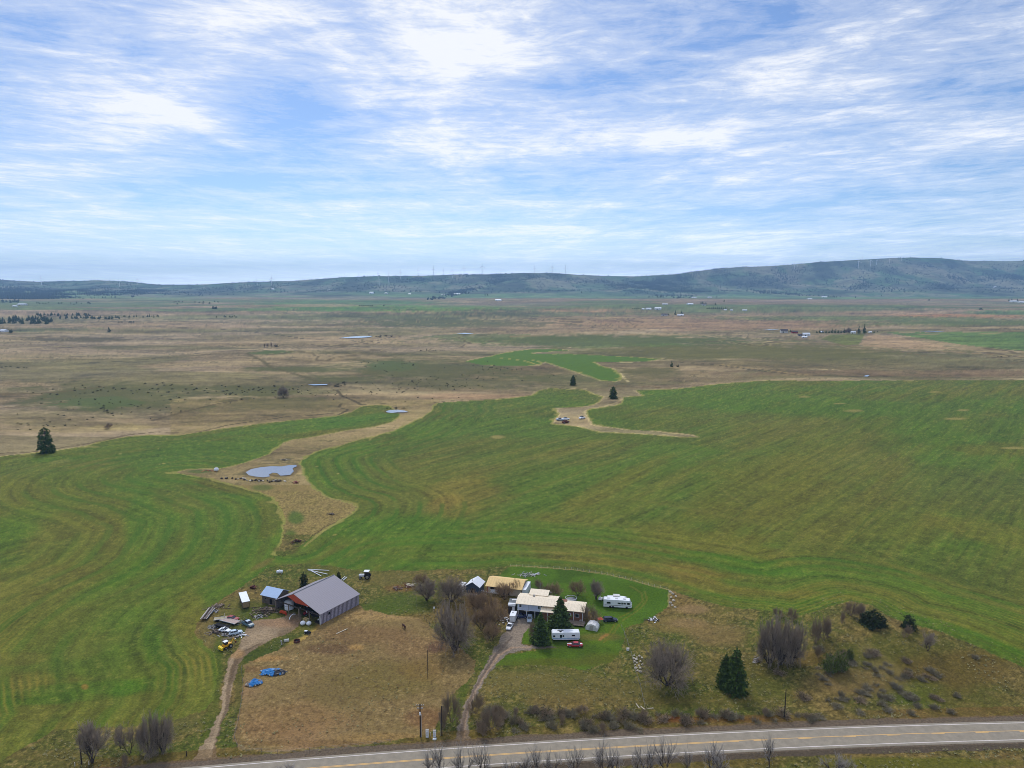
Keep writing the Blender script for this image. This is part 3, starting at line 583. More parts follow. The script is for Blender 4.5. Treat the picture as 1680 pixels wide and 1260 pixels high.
class MB:
    def __init__(s): s.v = []; s.f = []
    def add(s, vs, fs):
        o = len(s.v); s.v += [tuple(q) for q in vs]; s.f += [tuple(i + o for i in f) for f in fs]; return s
    def box(s, cx, cy, cz, sx, sy, sz, rz=0.0, ry=0.0, rx=0.0):
        M_ = Matrix.Translation((cx, cy, cz)) @ Matrix.Rotation(rz, 4, 'Z') @ Matrix.Rotation(ry, 4, 'Y') @ Matrix.Rotation(rx, 4, 'X')
        vs = [M_ @ Vector((a * sx / 2, b * sy / 2, c * sz / 2)) for a in (-1, 1) for b in (-1, 1) for c in (-1, 1)]
        return s.add(vs, [(0, 1, 3, 2), (4, 6, 7, 5), (0, 4, 5, 1), (2, 3, 7, 6), (0, 2, 6, 4), (1, 5, 7, 3)])
    def tube(s, p0, p1, r0, r1=None, n=8, cap=True):
        p0 = Vector(p0); p1 = Vector(p1); r1 = r0 if r1 is None else r1
        d = (p1 - p0).normalized(); a = d.orthogonal().normalized(); b = d.cross(a)
        vs = []
        for p, r in ((p0, r0), (p1, r1)):
            for i in range(n):
                t = 2 * math.pi * i / n; vs.append(p + a * math.cos(t) * r + b * math.sin(t) * r)
        fs = [(i, (i + 1) % n, n + (i + 1) % n, n + i) for i in range(n)]
        if cap: fs += [tuple(range(n - 1, -1, -1)), tuple(range(n, 2 * n))]
        return s.add(vs, fs)
    def prism(s, prof, y0, y1, axis='y'):
        """profile in (x,z) pushed from y0 to y1 (axis 'x': profile in (y,z))"""
        n = len(prof)
        if axis == 'y': vs = [(a, y0, b) for a, b in prof] + [(a, y1, b) for a, b in prof]
        else: vs = [(y0, a, b) for a, b in prof] + [(y1, a, b) for a, b in prof]
        return s.add(vs, [tuple(range(n - 1, -1, -1)), tuple(range(n, 2 * n))] + [(i, (i + 1) % n, n + (i + 1) % n, n + i) for i in range(n)])
    def loft(s, secs):
        """closed rounded sections along x: (x, half width, z bottom, z top, shoulder 0..1)"""
        vs = []; k = 8
        for x, hw, z0, z1, sh in secs:
            zm = z0 + (z1 - z0) * .62
            vs += [(x, -hw * .9, z0), (x, -hw, z0 + (zm - z0) * .4), (x, -hw, zm), (x, -hw * sh, z1), (x, hw * sh, z1), (x, hw, zm), (x, hw, z0 + (zm - z0) * .4), (x, hw * .9, z0)]
        fs = []
        for i in range(len(secs) - 1):
            for j in range(k): fs.append((i * k + j, i * k + (j + 1) % k, (i + 1) * k + (j + 1) % k, (i + 1) * k + j))
        m = (len(secs) - 1) * k
        fs += [tuple(range(k - 1, -1, -1)), tuple(range(m, m + k))]
        return s.add(vs, fs)
    def ball(s, c, rx, ry, rz, n=10, m=6, jit=0.0, seed=0, z0=-1.0):
        r = random.Random(seed); vs = []; fs = []
        for i in range(m + 1):
            ph = math.pi * i / m
            for j in range(n):
                t = 2 * math.pi * j / n; k = 1 + r.uniform(-jit, jit)
                z = max(math.cos(ph), z0)
                vs.append((c[0] + rx * math.sin(ph) * math.cos(t) * k, c[1] + ry * math.sin(ph) * math.sin(t) * k, c[2] + rz * z * k))
        for i in range(m):
            for j in range(n): fs.append((i * n + j, (i + 1) * n + j, (i + 1) * n + (j + 1) % n, i * n + (j + 1) % n))
        return s.add(vs, fs)
    def build(s, name, m, parent=None, loc=None, smooth=False):
        me = bpy.data.meshes.new(name); me.from_pydata(s.v, [], s.f); me.update()
        me.materials.append(m)
        if smooth: me.polygons.foreach_set("use_smooth", [True] * len(me.polygons))
        o = bpy.data.objects.new(name, me); COL.objects.link(o)
        if parent: o.parent = parent
        if loc is not None: o.location = loc
        return o
def tag(o, label, cat, group=None):
    o["label"] = label; o["category"] = cat
    if group: o["group"] = group
    return o
def thing(name, label, cat, loc, rz=0.0, group=None):
    o = bpy.data.objects.new(name, None); COL.objects.link(o); o.empty_display_size = .2
    o.location = loc; o.rotation_euler = (0, 0, rz); return tag(o, label, cat, group)
def dup(root, loc=None, rz=None, label=None, scale=None, group=None):
    r = root.copy(); COL.objects.link(r)
    if loc is not None: r.location = loc
    if rz is not None: r.rotation_euler = (0, 0, rz)
    if scale is not None: r.scale = scale if hasattr(scale, "__len__") else (scale,) * 3
    if label: r["label"] = label
    if group: r["group"] = group
    for ch in root.children:
        c = ch.copy(); COL.objects.link(c); c.parent = r; c.matrix_parent_inverse = ch.matrix_parent_inverse
        for g in ch.children:
            d = g.copy(); COL.objects.link(d); d.parent = c
    return r
def ang(p, q):
    a = P(*p); b = P(*q); return math.atan2(b.y - a.y, b.x - a.x)
R = math.radians
# ---------------------------------------------------------------- colours of things
m_roofgrey = stripes("grey_sheet_roof", (146, 140, 146), (134, 128, 134), .9, 0, .55, .0, .12, .06)
m_board = stripes("weathered_boards", (168, 160, 172), (56, 50, 56), .66, 0, .9, 0, .30, .35)
m_boardx = stripes("weathered_boards_end", (120, 112, 112), (50, 44, 46), .5, 1, .9, 0, .3, .35)
m_orange = mat("red_painted_gable", (178, 78, 50), .8, var=.15)
m_darkwood = mat("dark_wood", (70, 60, 52), .9, var=.4)
m_wood = mat("grey_timber", (140, 124, 108), .9, var=.4, scale=2, stretch=(1, 6, 1))
m_brownwood = stripes("brown_planks", (118, 98, 76), (66, 52, 40), .3, 0, .9, 0, .25, .35)
m_logs = stripes("grey_logs", (120, 108, 94), (52, 44, 38), .35, 2, .9, 0, .3, .3)
m_blueroof = mat("pale_blue_sheet_metal", (178, 200, 226), .35, .0, .08, spec=.6)
m_white = mat("white_paint", (236, 238, 240), .45, var=.08)
m_whitedirty = mat("dirty_white_paint", (216, 214, 210), .6, var=.25, scale=2)
m_cream = stripes("cream_sheet_roof", (240, 222, 192), (222, 202, 170), 1.2, 0, .6, 0, .08, .14)
m_yellowroof = stripes("yellow_tan_roof", (232, 196, 128), (214, 176, 110), 1.0, 0, .6, 0, .1, .08)
m_bluewall = stripes("pale_blue_siding", (206, 214, 232), (172, 180, 202), .4, 2, .6, 0, .15, .06)
m_slate = stripes("blue_grey_boards", (84, 96, 112), (56, 64, 78), .35, 0, .8, 0, .2, .2)
m_glass = mat("dark_glass", (26, 32, 40), .12, var=.1, spec=.8)
m_tyre = mat("tyre_rubber", (28, 27, 27), .9, var=.2)
m_rim = mat("wheel_rim", (170, 172, 176), .35, .6, .1)
m_black = mat("black_paint", (24, 28, 44), .25, var=.1, spec=.7)
m_red = mat("red_paint", (176, 36, 48), .3, var=.15, spec=.6)
m_darkred = mat("faded_red_paint", (150, 30, 36), .45, var=.3)
m_orangered = mat("orange_red_paint", (204, 76, 36), .5, var=.25)
m_yellow = mat("machine_yellow", (232, 170, 20), .4, var=.2)
m_green = mat("green_truck_paint", (96, 120, 128), .35, var=.2)
m_silver = mat("pale_blue_silver_paint", (176, 192, 206), .3, .2, .1, spec=.7)
m_rust = mat("rusty_iron", (96, 54, 40), .9, var=.4, scale=4)
m_grey = mat("grey_metal", (128, 130, 134), .6, .3, .2)
m_concrete = mat("grey_concrete", (176, 170, 162), .9, var=.2)
m_creo = mat("creosoted_pole", (54, 44, 38), .9, var=.3)
m_stone = mat("pale_stone", (206, 194, 172), .9, var=.3)
m_tarp = mat("blue_tarpaulin", (44, 126, 190), .4, var=.3, scale=3, bump=.6)
m_tarpk = mat("black_plastic_sheet", (34, 38, 48), .35, var=.4, scale=3, bump=.6)
m_lamp = mat("headlamp_glass", (236, 238, 240), .15, var=.02, spec=.8)
m_tail = mat("tail_lamp", (130, 16, 18), .3, var=.05)
m_twig = mat("bare_twigs", (154, 138, 120), .95, var=.3, scale=.5)
m_twigbrown = mat("brown_twigs", (158, 132, 100), .95, var=.3, scale=.5)
m_twigdark = mat("dark_twigs", (150, 130, 104), .95, var=.3, scale=.5)
m_bark = mat("grey_bark", (84, 72, 64), .95, var=.35)
m_needle = mat("dark_green_needles", (92, 112, 44), .85, var=.5, scale=.7, c2=(42, 62, 24))
m_needle2 = mat("olive_needles", (62, 76, 34), .85, var=.5, scale=.8, c2=(34, 44, 22))
m_leafbright = mat("yellow_green_leaves", (110, 124, 44), .8, var=.4, scale=.9, c2=(60, 76, 30))
m_shrub = mat("sage_twigs", (136, 126, 100), .95, var=.4, scale=.8)
m_shrubd = mat("dark_shrub_leaves", (84, 80, 58), .95, var=.4, scale=.8)
m_straw = mat("dry_straw", (190, 172, 120), .95, var=.35)
m_curtain = mat("brown_trim", (120, 90, 70), .8)

# ---------------------------------------------------------------- plants
def fastmesh(name, co, faces, m, parent=None):
    me = bpy.data.meshes.new(name); k = faces.shape[1]
    me.vertices.add(len(co)); me.loops.add(faces.size); me.polygons.add(len(faces))
    me.vertices.foreach_set("co", np.asarray(co, np.float32).ravel()); me.loops.foreach_set("vertex_index", faces.astype(np.int32).ravel())
    me.polygons.foreach_set("loop_start", np.arange(0, faces.size, k, dtype=np.int32)); me.polygons.foreach_set("loop_total", np.full(len(faces), k, np.int32))
    me.update(calc_edges=True); me.materials.append(m)
    o = bpy.data.objects.new(name, me); COL.objects.link(o)
    if parent: o.parent = parent
    return o
def segs_mesh(name, segs, m, parent=None):
    """segs: array (p0, p1, r0, r1) -> three-sided tapered twigs"""
    s = np.array(segs, float); p0, p1, r0, r1 = s[:, :3], s[:, 3:6], s[:, 6:7], s[:, 7:8]
    d = p1 - p0; d /= np.linalg.norm(d, axis=1)[:, None] + 1e-9
    ref = np.where(np.abs(d[:, 2:3]) < .9, np.array([[0, 0, 1.0]]), np.array([[1.0, 0, 0]]))
    a = np.cross(d, ref); a /= np.linalg.norm(a, axis=1)[:, None] + 1e-9; b = np.cross(d, a)
    vs = []
    for p, r in ((p0, r0), (p1, r1)):
        for k in range(3):
            t = 2 * math.pi * k / 3; vs.append(p + (a * math.cos(t) + b * math.sin(t)) * r)
    co = np.stack(vs, 1).reshape(-1, 3); n = len(s); base = (np.arange(n) * 6)[:, None]
    f = np.concatenate([base + np.array([[k, (k + 1) % 3, 3 + (k + 1) % 3, 3 + k]]) for k in range(3)], 0)
    return fastmesh(name, co, f, m, parent)
def grow(rnd, H_, W_, trunks, lean, depth, spread, up_, twigw, first=.24):
    """recursive bare branching; heights 0..H_, crown width about W_"""
    main, tw = [], []
    def rec(p, d, ln, r, lev):
        steps = 3 if lev < 2 else 2; q = p
        for i in range(steps):
            d = (d + Vector((rnd.gauss(0, .13), rnd.gauss(0, .13), rnd.gauss(0, .08) + up_ * .06))).normalized()
            q2 = q + d * ln / steps; r2 = r * (.88 if lev < 3 else .75)
            (main if lev < 3 else tw).append((*q, *q2, r, r2)); q = q2; r = r2
            if lev < depth and (i > 0 or lev > 0):
                for _ in range(2 if lev else 3):
                    if rnd.random() < .22: continue
                    az = rnd.uniform(0, 2 * math.pi); s_ = spread * rnd.uniform(.6, 1.25)
                    o = d.orthogonal().normalized(); o.rotate(Matrix.Rotation(az, 3, d))
                    nd = (d * math.cos(s_) + o * math.sin(s_)).normalized()
                    rec(q, nd, ln * rnd.uniform(.45, .95), max(r * .6, twigw), lev + 1)
        if lev < depth: rec(q, d, ln * .7, max(r * .7, twigw), lev + 1)
    for t in range(trunks):
        az = 2 * math.pi * t / trunks + rnd.uniform(-.4, .4); l_ = lean * rnd.uniform(.5, 1.2) if trunks > 1 else lean * rnd.uniform(0, .3)
        rec(Vector((math.cos(az) * .05, math.sin(az) * .05, -.1)), Vector((math.cos(az) * l_, math.sin(az) * l_, 1)).normalized(), H_ * first, H_ * .014 + .03, 0)
    A = np.array(main + tw); ext = max(A[:, 5].max(), 1e-3); kz = H_ / ext; rad = np.percentile(np.hypot(A[:, 3], A[:, 4]), 97); kx = (W_ / 2) / rad
    for B in (main, tw):
        for i, q in enumerate(B): B[i] = (q[0] * kx, q[1] * kx, q[2] * kz, q[3] * kx, q[4] * kx, q[5] * kz, q[6], q[7])
    return main, tw
def bare_tree(seed, H_, W_, trunks=1, depth=5, spread=.6, m1=None, m2=None, extra=0, twigw=.02, lean=.5, first=.24, up=1.0):
    rnd = random.Random(seed); root = thing("bare_tree", "x", "tree", (0, 0, 0))
    main, tw = grow(rnd, H_, W_, trunks, lean, depth, spread, up, twigw, first)
    # fine outer twigs
    ends = [q for q in tw]
    add = []
    for _ in range(extra):
        q = rnd.choice(ends); p = Vector(q[3:6]); c = Vector((p.x * .4, p.y * .4, H_ * .3)); d = (p - c).normalized()
        d = (d + Vector((rnd.gauss(0, .5), rnd.gauss(0, .5), rnd.gauss(0, .45)))).normalized(); ln = rnd.uniform(.4, 1.1) * H_ / 12
        add.append((*p, *(p + d * ln), twigw, twigw * .6))
    segs_mesh("trunk", main, m1 or m_bark, root)
    segs_mesh("crown", tw + add, m2 or m_twig, root); print(seed, len(main), len(tw), len(add))
    root["_h"] = H_; return root
def leaf_quads(rnd, pts, size, flat_=0.0):
    n = len(pts); c = np.array(pts)
    a = rng.normal(size=(n, 3)); a /= np.linalg.norm(a, axis=1)[:, None]; b = rng.normal(size=(n, 3)); b -= a * (a * b).sum(1)[:, None]; b /= np.linalg.norm(b, axis=1)[:, None]
    if flat_: a[:, 2] *= 1 - flat_; b[:, 2] *= 1 - flat_
    s = (size * rng.uniform(.6, 1.3, n))[:, None]
    co = np.stack([c - a * s, c + b * s * .55, c + a * s, c - b * s * .55], 1).reshape(-1, 3)
    f = (np.arange(n) * 4)[:, None] + np.array([[0, 1, 2, 3]])
    return co, f
def conifer(seed, H_, W_, layers=26, per=11, clump=14, leaf=.34, m=None, base=.06, shape=1.0, name="conifer", droop=.25):
    rnd = random.Random(seed); root = thing(name, "x", "tree", (0, 0, 0))
    MB().tube((0, 0, -.1), (0, 0, H_ * .97), H_ * .018 + .05, .03, 8).build("trunk", m_bark, root)
    pts = []; br = []
    for i in range(layers):
        t = i / (layers - 1); z = H_ * (base + (1 - base) * t * .97); rr = W_ / 2 * ((1 - t) ** shape * .97 + .03) * rnd.uniform(.82, 1.1)
        if t < .12: rr *= .75 + 2 * t
        k = max(4, int(per * (1 - t * .6)))
        for j in range(k):
            az = rnd.uniform(0, 2 * math.pi); r_ = rr * rnd.uniform(.68, 1.15); dz = -droop * r_ * rnd.uniform(.4, 1.2) + rnd.uniform(-.2, .2)
            e = Vector((math.cos(az) * r_, math.sin(az) * r_, z + dz)); br.append((0, 0, z, *e, .05, .02))
            nc = max(3, int(clump * r_ / (W_ / 2)) + 2)
            for q in range(nc):
                u_ = rnd.uniform(.25, 1.02) ** .7; w_ = .16 * r_ * (1.15 - u_) + .12
                pts.append((e.x * u_ + rnd.gauss(0, w_), e.y * u_ + rnd.gauss(0, w_), z + dz * u_ ** 1.5 + rnd.gauss(0, .12)))
    co, f = leaf_quads(rnd, pts, leaf); fastmesh("crown", co, f, m or m_needle, root)
    segs_mesh("boughs", br, m_bark, root)
    root["_h"] = H_; return root
def shrub(seed, H_, W_, ntw, m=None, leaf=0, mleaf=None, name="shrub", tw=.03):
    rnd = random.Random(seed); root = thing(name, "x", "shrub", (0, 0, 0)); s = []; pts = []
    for i in range(ntw):
        az = rnd.uniform(0, 2 * math.pi); el = rnd.uniform(.15, 1.5); r0 = rnd.uniform(0, .25) * W_
        p = Vector((math.cos(az) * r0, math.sin(az) * r0, 0)); q = p
        d = Vector((math.cos(az) * math.cos(el) * W_ / 2, math.sin(az) * math.cos(el) * W_ / 2, math.sin(el) * H_)) * rnd.uniform(.6, 1.05)
        for k in range(3):
            q2 = p + d * (k + 1) / 3 + Vector((rnd.gauss(0, .05), rnd.gauss(0, .05), rnd.gauss(0, .04))) * W_; s.append((*q, *q2, tw, tw * .7)); q = q2
            if k: pts.append(tuple(q2))
    segs_mesh("stems", s, m or m_shrub, root)
    if leaf:
        pp = [tuple(np.array(rnd.choice(pts)) * rnd.uniform(.75, 1.03) + np.array([rnd.gauss(0, .06) * W_, rnd.gauss(0, .06) * W_, rnd.gauss(0, .05) * H_])) for _ in range(leaf)]
        co, f = leaf_quads(rnd, pp, max(.08, W_ * .045)); co[:, 2] = np.maximum(co[:, 2], .01); fastmesh("foliage", co, f, mleaf or m_shrubd, root)
    return root
USED = set()
def put(proto, pos, label, rz=None, sc=1.0, group=None, name=None):
    """first use moves the prototype itself, later uses copy it with its parts"""
    rz = random.uniform(0, 6.28) if rz is None else rz
    if proto.name not in USED:
        USED.add(proto.name); o = proto; o.location = pos; o.rotation_euler = (0, 0, rz); o.scale = sc if hasattr(sc, "__len__") else (sc,) * 3; o["label"] = label
    else:
        o = dup(proto, pos, rz, label, sc)
    if group: o["group"] = group
    if name: o["category"] = name
    return o

# prototypes, real sizes in metres
T_round = bare_tree(3, 13, 14, 8, 4, .75, extra=1500, twigw=.034, lean=1.7, first=.11)       # big round-headed tree
T_tall = bare_tree(5, 12, 9, 6, 4, .6, extra=500, twigw=.034, lean=.75, first=.2)
T_thin = bare_tree(8, 10, 8, 2, 4, .55, extra=260, twigw=.034, lean=.5)
T_thick = bare_tree(41, 11, 8, 8, 4, .62, extra=200, twigw=.034, lean=1.5, first=.07, up=.2)
T_brown = bare_tree(13, 6, 8, 4, 4, .7, m1=m_bark, m2=m_twigbrown, extra=120, twigw=.028, lean=1.0)
T_road = bare_tree(21, 7, 6, 3, 3, .55, m2=mat("pale_twigs", (176, 166, 156), .95, var=.3), extra=90, twigw=.028, lean=.5)
T_road2 = bare_tree(27, 7, 5, 2, 3, .6, m2=MATS["pale_twigs"], extra=70, twigw=.028, lean=.5)
T_bush = bare_tree(31, 4, 5.5, 6, 3, .7, m1=m_twigdark, m2=m_twigdark, extra=500, twigw=.026, lean=1.0)
C_big = conifer(2, 16, 11, 30, 19, 24, .42, m_needle, .0, .5)
C_spruce = conifer(4, 15, 8.5, 34, 17, 22, .40, m_needle, .03, .8)
C_olive = conifer(6, 5, 5.2, 12, 12, 18, .28, m_needle2, .02, .28, name="juniper")
C_round = conifer(15, 14, 9, 22, 14, 18, .5, m_needle, .02, .3, name="evergreen_tree")
C_far = conifer(9, 14, 9, 14, 9, 8, .8, m_needle, .05, .9)
S_grey = shrub(1, 1.3, 2.6, 110, m_shrub, 60, m_shrub)
S_dark = shrub(2, 1.6, 3.0, 130, m_twigdark, 110)
S_low = shrub(3, .8, 2.0, 60, m_shrub, 40, m_shrub)
S_mid = shrub(4, 1.8, 4.0, 36, m_shrubd, 110, name="shrub", tw=.06)
S_leaf = shrub(5, 3, 3.6, 120, m_shrub, 1300, m_leafbright, name="leafy_shrub")
# ================================================================ ROAD
def road():
    xs = np.arange(-420, 620, 4.0)
    def strip(o0, o1, z, x_a=-420, x_b=616):
        x = np.arange(x_a, x_b + .1, 4.0 if x_b - x_a > 12 else (x_b - x_a) / 4)
        sl = 2 * _top[0] * x + _top[1]; L_ = np.sqrt(1 + sl * sl); nx, ny = -sl / L_, 1 / L_; y = road_y(x)
        a = [(x[i] + nx[i] * o0, y[i] + ny[i] * o0, z) for i in range(len(x))]; b = [(x[i] + nx[i] * o1, y[i] + ny[i] * o1, z) for i in range(len(x))]
        k = len(x)
        return a + b, [(i, i + 1, k + i + 1, k + i) for i in range(k - 1)]
    m_as = mat("grey_asphalt", (150, 139, 120), .9, var=.18, scale=.5)
    m_wl = mat("worn_white_line", (228, 216, 206), .8, var=.12, scale=3); m_yl = mat("worn_yellow_line", (232, 184, 112), .8, var=.1, scale=3)
    r_ = MB().add(*strip(-4.3, 4.3, .06)).add(*strip(-4.3, -4.5, .06)); 
    r_ = MB(); v, f = strip(-4.3, 4.3, .07); r_.add(v, f); v, f = strip(-4.55, -4.3, .0); k = len(v) // 2
    v = [(p[0], p[1], -.02) for p in v[:k]] + [(p[0], p[1], .07) for p in v[k:]]; r_.add(v, f)
    v, f = strip(4.3, 4.55, .0); v = [(p[0], p[1], .07) for p in v[:k]] + [(p[0], p[1], -.02) for p in v[k:]]; r_.add(v, f)
    o = r_.build("road", m_as); o["kind"] = "structure"
    w_ = MB().add(*strip(3.46, 3.68, .078)).add(*strip(-3.68, -3.46, .078)).build("road_edge_lines", m_wl); w_["kind"] = "structure"
    y_ = MB().add(*strip(.08, .27, .078)); y_.add(*strip(-.27, -.08, .078, -420, 60))
    for x in np.arange(64, 600, 12.2): y_.add(*strip(-.27, -.06, .078, x, x + 3.6))
    y_ = y_.build("road_centre_lines", m_yl); y_["kind"] = "structure"
    # faint wheel paths
road()

# ================================================================ WATER
m_water = mat("still_water", (176, 172, 168), .12, var=.03, spec=.9)
_b = m_water.node_tree.nodes["Principled BSDF"]; _b.inputs["Specular IOR Level"].default_value = 1.0; _b.inputs["Metallic"].default_value = .85
def pond(pts, lift=.35):
    w_ = [P(*q) for q in pts]; z = max(p.z for p in w_) + lift
    # keep every rim point where it stands and lay the sheet level
    vs = [(p.x, p.y, z) for p in w_]; o = MB().add(vs, [tuple(range(len(vs)))]).build("pond", m_water); o["kind"] = "structure"; return o
pond([(403,775),(412,770),(428,767),(445,765.5),(462,766),(474,764),(486,763.5),(487,766),(480,769),(482,774),(476,780),(460,781),(455,777),(448,776),(441,779),(443,782),(432,783.5),(418,782),(408,780)], .12)
pond([(633,675),(640,673),(652,672.5),(664,674),(670,676.5),(662,677),(652,677),(643,678),(635,677)], .25)
pond([(556,555),(575,552.8),(596,551.6),(612,552),(606,554),(590,555.2),(572,555.6)], .5)
pond([(505,631.5),(520,630.4),(538,630.8),(536,632.6),(515,633)], .3)
pond([(748,548),(762,547),(778,547.6),(764,548.8)], .5)
pond([(1504,544.6),(1525,543.6),(1549,544),(1540,545.2)], .5)
pond([(1416,617.6),(1422,616.2),(1427,616.4),(1423,618.4)], .3)
pond([(1250,541.8),(1262,541),(1280,541.3),(1265,542.3)], .5)

# ================================================================ POLES
def pole(px_, py_, h_, r_=.16, label="", m=None, arms=0, mirror=None):
    g = P(px_, py_); t = thing("utility_pole", label, "pole", g)
    MB().tube((0, 0, -.3), (0, 0, h_), r_, r_ * .7, 8).build("pole_shaft", m or m_creo, t)
    for k in range(arms):
        MB().box(0, 0, h_ - .3 - k * .9, 2.2 - k * .6, .12, .14).build("crossarm", m_wood, t)
        for x in (-1, -.45, .45, 1): MB().tube((x * (1 - k * .27), 0, h_ - .23 - k * .9), (x * (1 - k * .27), 0, h_ + .02 - k * .9), .06, .04, 6).build("insulator", m_white, t)
    return t
pole(134, 1254, 8.2, .16, "dark wooden pole at the bottom left, in front of the multi-stem bare tree")
pole(1287, 1178, 8.6, .17, "dark leaning-looking wooden pole standing alone beside the road on the right")
pole(725, 1207, 8.6, .17, "dark wooden pole without crossarm beside the driveway entrance")
pole(702, 1114, 9.5, .1, "thin dark pole standing in the middle of the brown paddock", m=m_creo)
pole(714, 1031, 7.8, .1, "thin wooden pole with a pale lamp head at the paddock corner")
MB().box(-.25, -.05, 7.7, .5, .25, .6).build("lamp_head", m_white, bpy.data.objects["utility_pole.004"])
pole(886, 977, 5.2, .1, "slim pale pole rising behind the cream-roofed house", m=m_whitedirty)
t = pole(690, 1209, 9.4, .2, "tall pole with a double crossarm and white insulators by the roadside", arms=2)
MB().tube((.0, -.28, 6.5), (.0, -.28, 7.3), .2, .2, 8).build("transformer", m_white, t)
MB().tube((.3, -.1, 0), (.3, -.1, 6.6), .07, .07, 6).build("conduit", m_concrete, t)
t = thing("metal_pipe_post", "thin grey pipe post just left of the bare dark pole at the driveway entrance", "post", P(722.5, 1207)); MB().tube((0, 0, 0), (0, 0, 4.6), .06, .06, 6).build("pipe", m_grey, t)
for (x, y, h_, lab) in [(701, 1209, 2.0, "tall narrow white utility cabinet right of the crossarm pole"), (713, 1208, 1.6, "squat white utility cabinet near the dark driveway pole")]:
    t = thing("utility_cabinet", lab, "cabinet", P(x, y)); MB().box(0, 0, h_ / 2, .75, .6, h_).build("housing", m_white, t); MB().box(0, 0, h_ + .05, .85, .7, .1).build("lid", m_concrete, t); MB().box(0, -.32, h_ * .5, .5, .04, h_ * .6).build("door", m_whitedirty, t)
t = thing("concrete_slab", "flat white slab lying below the squat utility cabinet", "slab", P(713, 1213)); MB().box(0, 0, .12, .95, .7, .24).box(0, 0, .27, .7, .5, .06).build("slab_body", m_white, t)
t = thing("marker_post", "short pale post between the two utility cabinets", "post", P(706, 1208)); MB().box(0, 0, .5, .16, .16, 1).box(0, 0, 1.03, .22, .22, .06).build("post_body", m_stone, t)
for x, y, h_, lab in [(123, 1257, .9, "white marker stub just left of the bottom-left pole"), (146, 1255, 1.0, "white marker stub just right of the bottom-left pole"), (306, 1240, 1.3, "dark short post in the grass left of the dirt track mouth")]:
    t = thing("marker_post", lab, "post", P(x, y)); mm = m_creo if h_ > 1.2 else m_stone
    MB().tube((0, 0, 0), (0, 0, h_), .13, .11, 6).build("stake", mm, t); MB().tube((0, 0, h_), (0, 0, h_ + .08), .15, .12, 6).build("post_cap", mm, t)

# ================================================================ FENCES
def fence(pts, label, step=3.2, h_=1.1, m=None, rails=3, mesh_=False):
    W = [P(*q) for q in pts]; t = thing("wire_fence", label, "fence", W[0]); o = W[0]; m = m or m_wood; pr = None; line = MB(); cum = []
    tot = sum((b - a).length for a, b in zip(W[:-1], W[1:])); n_ = min(95, int(tot / step)); ps = []
    for i in range(n_ + 1):
        s_ = tot * i / n_
        for a, b in zip(W[:-1], W[1:]):
            d = (b - a).length
            if s_ <= d + 1e-6: p = a.lerp(b, s_ / d); break
            s_ -= d
        p.z = float(height(p.x, p.y)); ps.append(p)
    for p in ps:
        if pr is None: pr = MB().tube((0, 0, -.1), (0, 0, h_), .07, .055, 6).build("fence_post", m, t); c = pr
        else: c = pr.copy(); COL.objects.link(c); c.parent = t
        c.location = p - o
    for a, b in zip(ps[:-1], ps[1:]):
        for k in range(rails): z = h_ * (.3 + .65 * k / max(1, rails - 1)); line.tube(a - o + Vector((0, 0, z)), b - o + Vector((0, 0, z)), .012, .012, 3, False)
    line.build("wires", m_grey, t); return t
fence([(838,929),(876,931),(941,935),(990,942),(1029,950),(1067,961),(1097,968),(1098,996)], "wire fence curving round the back of the bright green lawn", 2.6, m=m_stone)
fence([(1020,1029),(1028,1050),(1036,1075),(1042,1100),(1050,1125),(1058,1160)], "wire fence running down the right side of the lawn past the rock pile", 2.6, m=m_stone)
fence([(696,1016),(714,1034),(738,1056),(745,1060)], "dark wire fence along the upper right edge of the brown paddock", 2.2, m=m_creo)
fence([(396,1096),(399,1130),(392,1180),(384,1210),(392,1233),(470,1236),(563,1228),(640,1219)], "sparse wire fence round the lower left corner of the brown paddock", 4, m=m_wood)
fence([(655,662+500),(655,1163)], "x") if False else None

